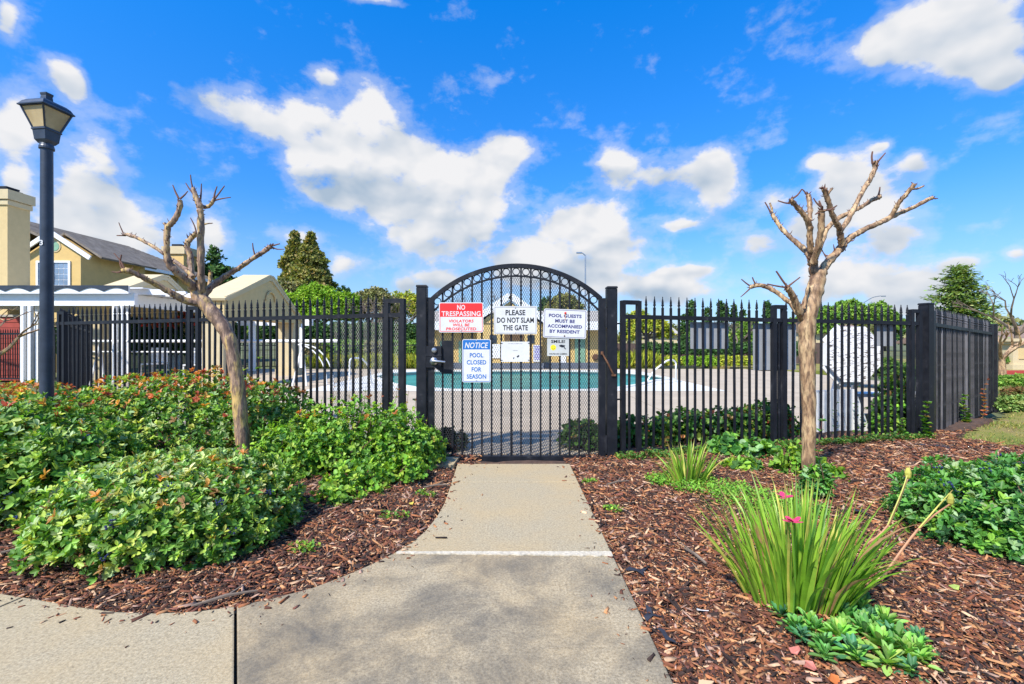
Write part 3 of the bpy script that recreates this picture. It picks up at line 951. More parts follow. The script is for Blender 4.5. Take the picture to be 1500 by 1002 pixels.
dusty = [simple('dusty_black_steel', (.055, .052, .058), .6, .1, .5, 7), M['black'], simple('chalky_black_steel', (.12, .115, .125), .6, .1, .5, 5, stretch=(1, 1, .4))]
variants = None
for o in list(col.objects):
    if o.parent and 'grimy' in o.parent.get('label', '') and o.name.startswith('picket'):
        if variants is None or len(o.data.vertices) != len(variants[0].vertices):
            base_me = o.data; variants = []
            for m_ in dusty:
                c_ = base_me.copy(); c_.materials.clear(); c_.materials.append(m_); variants.append(c_)
        o.data = random.choices(variants, (4, 5, 2))[0]
# heavy posts
def heavy(x, y, wd, h, label, z0=-.08, grp=None, cap=True, rz=0.0):
    t = thing('fence_post', label, 'post', (x, y, 0), rz, grp)
    bm = bmesh.new()
    bmesh.ops.create_cube(bm, size=1)
    for v_ in bm.verts: v_.co = Vector((v_.co.x * wd, v_.co.y * wd, z0 + (v_.co.z + .5) * (h - .02 - z0)))
    bmesh.ops.bevel(bm, geom=[e for e in bm.edges], offset=.006, segments=2, affect='EDGES')
    me = bpy.data.meshes.new('shaft'); bm.to_mesh(me); bm.free(); me.materials.append(M['black'])
    link('shaft', me, t)
    MB().lathe([(wd * .735, 0), (wd * .735, .012), (wd * .66, .02)], (0, 0, h - .02), 4).build('cap', M['black'], t, rot=(0, 0, R(45)))
    return t
pgl = P(618.5, 418, 4.39); pgr = P(895.5, 420, 4.39)
heavy(pgl.x, 4.39, .098, pgl.z, 'thick black gate post on the latch side, left of the arched gate')
heavy(pgr.x, 4.39, .098, pgr.z, 'thick black gate post on the hinge side, right of the arched gate')
heavy(4.72, 5.19, .105, 1.1 + 57 / 667 * 5.19, 'thick black corner post where the front fence meets the side fence', rz=R(20))
heavy(8.07, 7.64, .105, 1.1 + 26.5 / 667 * 7.64 , 'thick black end post of the right side fence', rz=R(36))
# little brackets between the fence frames and gate posts
for s_, px in ((-1, 608), (1, 906)):
    for py in (474, 585):
        c = P(px, py, 4.385)
        o = MB().box(c, (.045, .014, .014)).build('bracket', M['black'])
        tagv(o, 'small black bracket tying the %s gate post to the fence, %s one' % ('left' if s_ < 0 else 'right', 'upper' if py < 500 else 'lower'), 'bracket')

# expanded metal
def expanded(x0, x1, z0, ztop, name, parent, mat, y, pw=.0225, ph=.040, r=.0017):
    """diamond mesh between x0..x1 and z0..ztop(x): zigzag strands of flat steel"""
    mb = MB()
    nx_ = int((x1 - x0) / (pw / 2))
    pw2 = (x1 - x0) / nx_
    for i in range(nx_):
        xa, xb = x0 + i * pw2, x0 + (i + 1) * pw2
        zt = min(ztop(xa), ztop(xb))
        nz = int((zt - z0) / (ph / 2))
        for j in range(nz):
            if (i + j) % 2: za, zb = z0 + j * ph / 2, z0 + (j + 1) * ph / 2
            else: za, zb = z0 + (j + 1) * ph / 2, z0 + j * ph / 2
            d = Vector((xb - xa, 0, zb - za)).normalized()
            nn = Vector((-d.z, 0, d.x)) * r
            a = Vector((xa, 0, za)); b = Vector((xb, 0, zb))
            mb.add([a - nn, a + nn, b + nn, b - nn, a + Vector((0, .0022, 0)), b + Vector((0, .0022, 0))], [(0, 3, 2, 1), (1, 2, 5, 4), (4, 5, 3, 0)])
    me = mb.mesh(name, mat, fix=False)
    o = link(name, me, parent)
    o.location.y = y
    o['kind'] = 'stuff'
    return o

# ================================================================== THE GATE
YGT = 4.39
def gx_(px): return (px - CX) / F * YGT
def gz_(py): return HC - (py - CY) / F * YGT
gate = thing('arched_gate', 'black arched metal pedestrian gate with rings and diamond mesh at the end of the path', 'gate', (0, YGT, 0))
SC = YGT / F
xl, xr = gx_(631.5), gx_(881.5)
wst = 9.5 * SC
arch_c = gx_(756.8)
def arc_pts(px0, py0, px1, pyt, n=40):
    """arc through (px0,py0), apex (756.8,pyt), (px1,py0)"""
    hwid = (px1 - px0) / 2 * SC; sag = (py0 - pyt) * SC
    Rr = (hwid * hwid + sag * sag) / (2 * sag)
    c = (px0 + px1) / 2
    cx2, cz2 = gx_(c), gz_(pyt) - Rr
    a0 = math.asin(hwid / Rr)
    return [Vector((cx2 + Rr * math.sin(-a0 + 2 * a0 * i / n), 0, cz2 + Rr * math.cos(-a0 + 2 * a0 * i / n))) for i in range(n + 1)], (cx2, cz2, Rr)
def arc_bar(pts, cc, hgt, wid):
    mb = MB(); vs = []
    for p in pts:
        r_ = Vector((p.x - cc[0], 0, p.z - cc[1])).normalized()
        for (a, b) in ((-.5, -.5), (.5, -.5), (.5, .5), (-.5, .5)):
            vs.append(p + r_ * (a * hgt) + Vector((0, b * wid, 0)))
    fs = []
    for i in range(len(pts) - 1):
        for k in range(4):
            k2 = (k + 1) % 4
            fs.append((i * 4 + k, i * 4 + k2, i * 4 + 4 + k2, i * 4 + 4 + k))
    fs += [(0, 1, 2, 3), tuple(len(vs) - 4 + k for k in (3, 2, 1, 0))]
    return mb.add(vs, fs)
top_pts, top_c = arc_pts(633.5, 438, 880, 389.5)
low_pts, low_c = arc_pts(635, 456, 878.5, 404.5)
arc_bar(top_pts, top_c, .040, .042).build('arch_top', M['black'], gate)
arc_bar(low_pts, low_c, .017, .022).build('arch_inner', M['black'], gate)
for (x_, top_) in ((xl, gz_(436)), (xr, gz_(437))):
    MB().b2((x_ - wst / 2, -.024, gz_(676)), (x_ + wst / 2, .024, top_)).build('stile', M['black'], gate)
MB().b2((xl - wst / 2, -.026, gz_(676.5)), (xr + wst / 2, .026, gz_(667.5))).build('bottom_rail', M['black'], gate)
def low_z_at(x):
    return low_c[1] + math.sqrt(max(0, low_c[2] ** 2 - (x - low_c[0]) ** 2))
def top_z_at(x):
    return top_c[1] + math.sqrt(max(0, top_c[2] ** 2 - (x - top_c[0]) ** 2))
ring_px = [641, 656, 670, 684.6, 698.8, 713, 727.3, 741.5, 756, 770.4, 784.8, 799, 812.9, 827.3, 841.3, 855.6, 869.6]
rg = MB()
nn_ = 20
for k in range(nn_):
    a = 2 * math.pi * k / nn_
    for (rr_, yy) in ((.029, -.006), (.0375, -.006), (.0375, .006), (.029, .006)):
        rg.v.append((rr_ * math.cos(a), yy, rr_ * math.sin(a)))
for k in range(nn_):
    k2 = (k + 1) % nn_
    for q in range(4):
        q2 = (q + 1) % 4
        rg.f.append((k * 4 + q, k * 4 + q2, k2 * 4 + q2, k2 * 4 + q))
ring_me = rg.mesh('ring', M['black'])
for p in ring_px:
    x = gx_(p)
    zc = (low_z_at(x) + top_z_at(x) - .012) / 2
    link('ring', ring_me, gate, (x, 0, zc))
bar_px = [(a + b) / 2 for a, b in zip(ring_px, ring_px[1:])]
for p in bar_px:
    x = gx_(p)
    z0 = gz_(668); z1 = top_z_at(x) - .012
    MB().b2((x - .0085, -.0085, z0), (x + .0085, .0085, z1)).build('picket', M['black'], gate)
expanded(xl + wst / 2, xr - wst / 2, gz_(668), lambda x: low_z_at(x), 'diamond_mesh', gate, M['mesh'], .012, pw=.0225, ph=.041, r=.0018)
# hinges
for py0, py1 in ((455, 477), (640, 660)):
    MB().b2((gx_(884), -.03, gz_(py1)), (gx_(889.5), .02, gz_(py0))).tube([(gx_(887), -.036, gz_(py1 + 3)), (gx_(887), -.036, gz_(py0 - 3))], .012, 8).build('hinge', M['black'], gate)
# closer rod
cr = MB()
cr.tube([(gx_(881), -.035, gz_(517)), (gx_(888), -.065, gz_(531)), (gx_(896.5), -.062, gz_(548))], [.008, .009, .008], 8)
cr.box((gx_(881), -.03, gz_(517)), (.024, .02, .03)); cr.box((gx_(897), -.055, gz_(549)), (.040, .02, .018))
cr.build('closer_rod', M['rust'], gate)
# lock
lk = MB().b2((gx_(622.5), -.045, gz_(538)), (gx_(647.5), .030, gz_(507)))
lk.b2((gx_(622), -.050, gz_(521.5)), (gx_(648), -.0452, gz_(519)))
lock = lk.build('lock_box', M['black'], gate)
MB().lathe([(.026, 0), (.026, .010), (.020, .016), (.020, .026), (.012, .028)], n=16).build('deadbolt_cylinder', M['steel'], lock, loc=(gx_(637.2), -.045, gz_(513)), rot=(R(90), 0, 0), smooth=True)
MB().lathe([(.038, 0), (.038, .008), (.030, .016), (.018, .022), (.016, .045)], n=18).build('rosette', M['steel'], lock, loc=(gx_(636.8), -.045, gz_(529)), rot=(R(90), 0, 0), smooth=True)
MB().tube([(gx_(636), -.085, gz_(528.5)), (gx_(641), -.092, gz_(528.8)), (gx_(648), -.092, gz_(529.2)), (gx_(654), -.088, gz_(530))], [.018, .014, .0125, .012], 10).build('lever_handle', M['steel'], lock, smooth=True)
MB().b2((gx_(648.5), -.020, gz_(547.5)), (gx_(664.5), -.014, gz_(499))).prism([(gx_(648.4), gz_(547)), (gx_(648.4), gz_(538)), (gx_(638), gz_(538))], -.03, -.024, 'y').build('guard_plate', M['black'], gate)
# mesh on the fence frame next to the gate
lf = thing('mesh_screen', 'diamond mesh screen fixed behind the left fence pickets beside the gate', 'mesh screen', (FLb[0], FLb[1], 0), math.atan2(FLb[1] - FLa[1], FLb[0] - FLa[0]))
expanded(-.90, -.01, .08, lambda x: 1.33, 'diamond_mesh', lf, M['mesh_light'], .016)

# ================================================================== SIGNS
def flat(name, c, rough=0.45):
    m, n, b, _ = newmat(name)
    b.inputs['Base Color'].default_value = (*c, 1); b.inputs['Roughness'].default_value = rough
    return m
INK = {'red': flat('red_sign_ink', (.72, .02, .02)), 'white': simple('white_sign_face', (.60, .60, .60), .4, 0, .09, 9), 'black': flat('black_ink', (.015, .015, .02)),
       'blue': flat('blue_sign_ink', (.01, .13, .42)), 'navy': flat('navy_ink', (.03, .03, .16)), 'yellow': flat('yellow_ink', (.80, .68, .02)),
       'silver': simple('weathered_silver_plate', (.50, .51, .49), .4, .1), 'purple': flat('purple_print', (.20, .17, .48))}
def rrect(w_, h_, r_, n=5):
    pts = []
    for cx_, cz_, a0 in ((w_ / 2 - r_, h_ / 2 - r_, 0), (-w_ / 2 + r_, h_ / 2 - r_, 90), (-w_ / 2 + r_, -h_ / 2 + r_, 180), (w_ / 2 - r_, -h_ / 2 + r_, 270)):
        for k in range(n + 1):
            a = R(a0 + 90 * k / n)
            pts.append((cx_ + r_ * math.cos(a), cz_ + r_ * math.sin(a)))
    return pts
def ringp(mb, w_, h_, r_, t, y0, y1):
    o = rrect(w_, h_, r_); i = rrect(w_ - 2 * t, h_ - 2 * t, max(r_ - t, .001))
    n = len(o); vs = []
    for y in (y0, y1):
        vs += [(p[0], y, p[1]) for p in o] + [(p[0], y, p[1]) for p in i]
    fs = []
    for k in range(n):
        j = (k + 1) % n
        fs += [(k, j, n + j, n + k), (2 * n + k, 3 * n + k, 3 * n + j, 2 * n + j), (k, 2 * n + k, 2 * n + j, j), (n + k, n + j, 3 * n + j, 3 * n + k)]
    mb.add(vs, fs)
def text_mesh(lines, mat, y, bold=0.0, shear=0.0, name='lettering', parent=None):
    """lines: (string, centre x, centre z, width, cap height)"""
    mb = MB()
    for (s, cx_, cz_, w_, h_) in lines:
        cu = bpy.data.curves.new('text', 'FONT')
        cu.body = s; cu.size = 1; cu.offset = bold; cu.shear = shear; cu.fill_mode = 'BOTH'; cu.resolution_u = 3; cu.space_character = 1.04
        ob = bpy.data.objects.new('text', cu); col.objects.link(ob)
        dg = bpy.context.evaluated_depsgraph_get()
        me = bpy.data.meshes.new_from_object(ob.evaluated_get(dg))
        bpy.data.objects.remove(ob); bpy.data.curves.remove(cu)
        co = np.zeros(len(me.vertices) * 3); me.vertices.foreach_get('co', co); co = co.reshape(-1, 3)
        lo = co[:, :2].min(0); hi_ = co[:, :2].max(0)
        x = (co[:, 0] - (lo[0] + hi_[0]) / 2) / (hi_[0] - lo[0]) * w_ + cx_
        z = (co[:, 1] - (lo[1] + hi_[1]) / 2) / (hi_[1] - lo[1]) * h_ + cz_
        fs = []
        for p in me.polygons: fs.append(tuple(p.vertices))
        mb.add([(x[i], y, z[i]) for i in range(len(x))], fs)
        bpy.data.meshes.remove(me)
    me = mb.mesh(name, mat, fix=False)
    return link(name, me, parent)
def sign(px0, py0, px1, py1, label, Y=YGT - .030, rot=0.0, r_=.018, face='white', name='sign'):
    s_ = Y / F
    w_, h_ = (px1 - px0) * s_, (py1 - py0) * s_
    c = P((px0 + px1) / 2, (py0 + py1) / 2, Y)
    t = thing(name, label, 'sign', c)
    t.rotation_euler = (0, R(rot), 0)
    if r_ > 0: MB().prism(rrect(w_, h_, r_), -.0015, .0015, 'y').build('plate', INK[face], t)
    else: MB().b2((-w_ / 2, -.0012, -h_ / 2), (w_ / 2, .0012, h_ / 2)).build('plate', INK[face], t)
    return t, w_, h_
def bolts(t, pts, m='steel'):
    for x, z in pts:
        MB().lathe([(.006, 0), (.006, .002), (.003, .004)], n=10).build('bolt', M[m], t, loc=(x, -.0016, z), rot=(R(90), 0, 0))
# 1 no trespassing
t, W_, H_ = sign(643, 443, 708, 487, 'red and white no trespassing sign at top left of the gate')
mb = MB(); pp = rrect(W_ - .016, H_ - .016, .012); zt = H_ * .02
mb.prism([(x, max(z, zt)) for x, z in pp if z > -0.001 or True][:12] + [(-(W_ - .016) / 2, zt), ((W_ - .016) / 2, zt)], -.0020, -.0016, 'y')
mb.build('red_panel', INK['red'], t)
mb = MB(); ringp(mb, W_ - .016, H_ - .016, .012, .005, -.0021, -.0016); mb.build('border', INK['red'], t)
text_mesh([('NO', 0, H_ * .335, W_ * .18, .048), ('TRESPASSING', 0, H_ * .125, W_ * .88, .048)], INK['white'], -.0024, .02, parent=t)
text_mesh([('VIOLATORS', 0, -H_ * .12, W_ * .56, .028), ('WILL BE', 0, -H_ * .25, W_ * .38, .028), ('PROSECUTED', 0, -H_ * .38, W_ * .68, .028)], INK['red'], -.0024, .028, .10, parent=t)
bolts(t, [(0, H_ * .44), (0, -H_ * .45)])
# 2 please do not slam
t, W_, H_ = sign(723.5, 448.5, 786.5, 489.5, 'white sign asking not to slam the gate at top centre', r_=.008)
mb = MB(); ringp(mb, W_ - .016, H_ - .016, .004, .003, -.0021, -.0016); mb.build('border', INK['black'], t)
text_mesh([('PLEASE', 0, H_ * .27, W_ * .46, .052), ('DO NOT SLAM', 0, 0, W_ * .86, .052), ('THE GATE', 0, -H_ * .27, W_ * .58, .052)], INK['black'], -.0024, .028, parent=t)
bolts(t, [(0, H_ * .44), (0, -H_ * .45)])
# 3 pool guests
t, W_, H_ = sign(796, 453, 859, 495.5, 'slightly tilted pool guests sign at top right of the gate', rot=2.2, Y=YGT - .034)
mb = MB(); ringp(mb, W_ - .016, H_ - .016, .014, .004, -.0021, -.0016); mb.build('border', INK['navy'], t)
text_mesh([('POOL GUESTS', 0, H_ * .27, W_ * .76, .033), ('MUST BE', 0, H_ * .09, W_ * .46, .033), ('ACCOMPANIED', 0, -H_ * .09, W_ * .80, .033), ('BY RESIDENT', 0, -H_ * .27, W_ * .70, .033)], INK['navy'], -.0024, .034, parent=t)
mb = MB().lathe([(.011, 0), (.011, .003), (.005, .006)], n=12)
mb.build('red_bolt', INK['red'], t, loc=(0, -.0016, H_ * .37), rot=(R(90), 0, 0))
MB().lathe([(.007, 0), (.007, .003)], n=10).build('rusty_bolt', M['rust'], t, loc=(0, -.0016, -H_ * .42), rot=(R(90), 0, 0))
MB().prism([(-.003, H_ * .33), (.004, H_ * .33), (.003, H_ * .12), (-.001, H_ * .10)], -.0026, -.0025, 'y').build('rust_streak', simple('orange_rust_stain', (.55, .25, .10), .7), t)
# 4 notice
t, W_, H_ = sign(677, 497, 719, 560, 'blue and white pool closed notice beside the gate latch')
mb = MB(); ringp(mb, W_ - .012, H_ - .012, .014, .005, -.0021, -.0016); mb.build('border', INK['blue'], t)
pp = rrect(W_ - .012, H_ - .012, .014)[:12]
MB().prism(pp + [(-(W_ - .012) / 2, H_ * .265), ((W_ - .012) / 2, H_ * .265)], -.0020, -.0016, 'y').build('blue_panel', INK['blue'], t)
text_mesh([('NOTICE', 0, H_ * .36, W_ * .82, .055)], INK['white'], -.0024, .02, .25, parent=t)
text_mesh([('POOL', 0, H_ * .13, W_ * .47, .043), ('CLOSED', 0, -H_ * .035, W_ * .68, .043), ('FOR', 0, -H_ * .20, W_ * .34, .043), ('SEASON', 0, -H_ * .365, W_ * .68, .043)], INK['blue'], -.0024, .026, parent=t)
bolts(t, [(0, H_ * .46), (0, -H_ * .46)])
# 5 paper notice
t, W_, H_ = sign(734, 500.5, 775.5, 530, 'plain white paper notice with a tiny camera drawing below the centre sign', r_=0)
text_mesh([('THIS AREA IS UNDER VIDEO', 0, H_ * .40, W_ * .5, .006), ('NOTICE', 0, H_ * .06, W_ * .16, .006)], INK['black'], -.0020, 0, parent=t)
mb = MB()
mb.add([(.012, -.0019, -.045), (.034, -.0019, -.030), (.040, -.0019, -.042), (.024, -.0019, -.058)], [(0, 1, 2, 3)])
mb.add([(-.022, -.0019, -.058), (-.008, -.0019, -.052), (-.012, -.0019, -.068), (-.018, -.0019, -.070)], [(0, 1, 2, 3)])
mb.build('camera_drawing', INK['black'], t)
mb = MB()
for x in (-1, 1):
    for z in (-1, 1): mb.box((x * W_ * .49, -.002, z * H_ * .42), (.020, .004, .006))
mb.build('wire_tie', M['black'], t)
# 6 smile sign
t, W_, H_ = sign(801.5, 495.5, 833.5, 521.5, 'small silver smile camera notice under the tilted sign', r_=0, face='silver', Y=YGT - .028)
text_mesh([('SMILE!', .0, H_ * .32, W_ * .64, .030)], INK['black'], -.0020, .03, parent=t)
text_mesh([("YOU'RE ON CAMERA", 0, -H_ * .38, W_ * .84, .015)], INK['black'], -.0020, .03, parent=t)
sm = MB().lathe([(.027, 0), (.027, .0008)], n=24).build('smiley_face', INK['yellow'], t, loc=(-W_ * .22, -.0013, -.004), rot=(R(90), 0, 0))
mb = MB()
for x in (-.009, .009): mb.lathe([(.0035, .0009), (.0035, .0013)], (x, .006, 0), 8)
mb.tube([(-.014, -.006, .0012), (-.007, -.013, .0012), (0, -.015, .0012), (.007, -.013, .0012), (.014, -.006, .0012)], .0018, 4)
mb.build('face_marks', INK['black'], sm)
mb = MB()
y = -.0020
mb.add([(.010, y, .018), (.030, y, .024), (.068, y, .016), (.062, y, .004), (.040, y, -.004), (.014, y, .006)], [(0, 1, 2, 3, 4, 5)])
mb.add([(.052, y, -.004), (.060, y, .002), (.076, y, -.018), (.070, y, -.022)], [(0, 1, 2, 3)])
mb.build('camera_print', INK['black'], t)

# grey backs of the signs that hang inside the right fence
fd = (Vector((*FRb, 0)) - Vector((*FRa, 0))).normalized()
fang = math.atan2(fd.y, fd.x)
def sign_back(px0, px1, py0, py1, label, off=.03):
    # intersect the pixel column with the fence line pushed back by off
    nrm_ = Vector((-fd.y, fd.x, 0))
    o0 = Vector((*FRa, 0)) + nrm_ * off
    def hit(px):
        k = (px - CX) / F
        t_ = (k * o0.y - o0.x) / (fd.x - k * fd.y)
        return o0 + fd * t_
    a, b = hit(px0), hit(px1)
    Y = (a.y + b.y) / 2
    z1, z0 = HC - (py0 - CY) / F * Y, HC - (py1 - CY) / F * Y
    t_ = thing('sign', label, 'sign', ((a.x + b.x) / 2, Y, (z0 + z1) / 2), fang, 'backs of signs hung inside the right fence')
    L_ = (b - a).length
    MB().prism(rrect(L_, z1 - z0, .012), -.001, .001, 'y').build('plate', M['grey_board'], t_)
    bolts(t_, [(-L_ * .4, (z1 - z0) * .4), (L_ * .4, (z1 - z0) * .4)], 'steel')
sign_back(1011, 1067, 472, 511, 'grey back of the short wide sign hung left of the upright tree')
sign_back(1103, 1166, 474, 542, 'grey back of the tall sign hung directly behind the upright tree trunk')
sign_back(1284, 1312, 474, 507, 'grey back of the small sign hung near the right corner post')

# ================================================================== LAMP POST
LY = 4.4
lp = P(68.5, 501, LY)
lamp = thing('street_lamp', 'dark blue grey lamp post with amber glass lantern standing in the left hedge', 'street lamp', (lp.x, LY, 0))
zc = lambda py: HC - (py - CY) / F * LY
MB().lathe([(.060, -.05), (.060, .02), (.054, .05), (.052, 1.0), (.046, zc(214)), (.046, zc(214) + .01)], n=24).build('pole', M['lamp_metal'], lamp, smooth=True)
zb_ = zc(216)
lh = MB()
lh.lathe([(.058, 0), (.058, .02), (.054, .03), (.050, .05), (.054, .06)], (0, 0, zb_ - .02), 20)
lh.lathe([(.060, 0), (.086, .03), (.098, .115), (.108, .12), (.108, .132)], (0, 0, zb_ + .03), 4)
lh.build('lantern_base', M['lamp_metal'], lamp, rot=(0, 0, R(38)))
zg0, zg1 = zb_ + .162, zb_ + .355
b0, b1 = .094, .176
ga = R(38)
for k in range(4):
    a0 = math.pi / 2 * k; a1 = a0 + math.pi / 2
    def cor(a, r_, z): return Vector((r_ * math.cos(a), r_ * math.sin(a), z))
    q = [cor(a0, b0 * .97, zg0), cor(a1, b0 * .97, zg0), cor(a1, b1 * .97, zg1), cor(a0, b1 * .97, zg1)]
    inn = [v_ * 1 - Vector((v_.x, v_.y, 0)) * .03 for v_ in q]
    MB().add(q + inn, [(0, 1, 2, 3), (7, 6, 5, 4), (0, 4, 5, 1), (1, 5, 6, 2), (2, 6, 7, 3), (3, 7, 4, 0)]).build('glass_panel', M['lamp_glass'], lamp, rot=(0, 0, ga))
fr = MB()
for k in range(4):
    a0 = math.pi / 2 * k; a1 = a0 + math.pi / 2
    fr.bar((b0 * math.cos(a0), b0 * math.sin(a0), zg0), (b1 * math.cos(a0), b1 * math.sin(a0), zg1), .014)
    fr.bar((b0 * math.cos(a0), b0 * math.sin(a0), zg0), (b0 * math.cos(a1), b0 * math.sin(a1), zg0), .016)
    fr.bar((b1 * math.cos(a0), b1 * math.sin(a0), zg1), (b1 * math.cos(a1), b1 * math.sin(a1), zg1), .014)
fr.build('lantern_frame', M['lamp_metal'], lamp, rot=(0, 0, ga))
MB().lathe([(.200, 0), (.202, .010), (.190, .018), (.168, .048), (.135, .070), (.086, .086), (.058, .096)], (0, 0, zg1), 4).build('lantern_roof', M['lamp_metal'], lamp, rot=(0, 0, ga))
MB().lathe([(.046, 0), (.042, .038), (.040, .042), (.048, .062), (.048, .070), (.040, .075)], (0, 0, zg1 + .093), 4).build('finial', M['lamp_metal'], lamp, rot=(0, 0, ga))
text_mesh([('3', 0, zc(357), .032, .052)], INK['white'], -.0525, .02, name='number_plate', parent=lamp)

# ================================================================== PRUNED TREES
def catmull(pts, rad, sub=4):
    P_ = [Vector(p) for p in pts]
    out, rr = [], []
    n = len(P_)
    for i in range(n - 1):
        p0, p1, p2, p3 = P_[max(i - 1, 0)], P_[i], P_[i + 1], P_[min(i + 2, n - 1)]
        for k in range(sub):
            t = k / sub
            out.append(0.5 * ((2 * p1) + (-p0 + p2) * t + (2 * p0 - 5 * p1 + 4 * p2 - p3) * t * t + (-p0 + 3 * p1 - 3 * p2 + p3) * t ** 3))
            rr.append(rad[i] + (rad[i + 1] - rad[i]) * t)
    out.append(P_[-1]); rr.append(rad[-1])
    return out, rr
def px_left(tr): return tr[0][0] < 750
def pruned_tree(label, Y, trunk, limbs, bark_, name='crape_myrtle_tree', seed=1):
    """trunk / limbs: lists of (px, py, radius px, depth offset in metres)"""
    random.seed(seed)
    k = Y / F
    def W(e):
        px, py, r_ = e[:3]; dy = e[3] if len(e) > 3 else 0
        return P(px, py, Y + dy), r_ * k
    base = W(trunk[0])[0]
    t = thing(name, label, 'tree', (base.x, base.y, 0))
    off = Vector((base.x, base.y, 0))
    pts = [W(e)[0] - off for e in trunk]; rad = [W(e)[1] * (.80 if px_left(trunk) else .90) for e in trunk]
    p, r_ = catmull(pts, rad, 6)
    r_ = [q * (1 + .05 * math.sin(i * 1.3) + random.uniform(-.03, .03)) for i, q in enumerate(r_)]
    MB().tube(p, r_, 16, jit=.035).build('trunk', bark_, t, smooth=True)
    for li in limbs:
        pts = [W(e)[0] - off for e in li]; rad = [W(e)[1] * (.74 if px_left(trunk) else .80) for e in li]
        thin = max(e[2] for e in li) < 2.2
        p, r_ = catmull(pts, rad, 3 if thin else 5)
        if not thin:
            r_ = [q * (1 + random.uniform(-.10, .13)) for q in r_]
            p = [q + Vector((random.uniform(-1, 1), random.uniform(-1, 1), random.uniform(-1, 1))) * .12 * r_[i] for i, q in enumerate(p)]
        o = MB().tube(p, r_, 6 if thin else 10, jit=.08).build('twig' if thin else 'limb', M['twig'] if thin else bark_, t, smooth=True)
        if thin: continue
        # cut-off spurs and peeling bits along the limb
        sp = MB()
        for i in range(2, len(p)):
            for _ in range(2 if i > len(p) * .55 else 1):
                if random.random() < .55:
                    d = Vector((random.uniform(-1, 1), random.uniform(-1, 1), random.uniform(-.4, 1))).normalized()
                    q = p[i] + d * r_[i] * .7
                    ln = random.uniform(.4, 1.3) * r_[i] + .004
                    sp.tube([q, q + d * ln * .6, q + d * ln + Vector((0, 0, ln * .4))], [r_[i] * .28, r_[i] * .17, r_[i] * .07], 5)
        # a knuckle at the cut end
        for _ in range(5):
            d = Vector((random.uniform(-1, 1), random.uniform(-1, 1), random.uniform(-.6, 1))).normalized()
            q = p[-1]
            sp.tube([q - d * r_[-1] * .3, q + d * r_[-1] * .9, q + d * r_[-1] * random.uniform(1.2, 2.0)], [r_[-1] * .38, r_[-1] * .26, r_[-1] * .08], 5)
        sp.build('spur', M['twig'], o)['kind'] = 'stuff'
    return t
left_trunk = [(366, 712, 13.5), (360, 672, 12.5), (354, 630, 12), (350, 581, 12), (345, 545, 11.5), (337, 500, 11.5), (325, 476, 12), (306, 452, 12.5), (292, 434, 12.5), (286, 424, 9)]
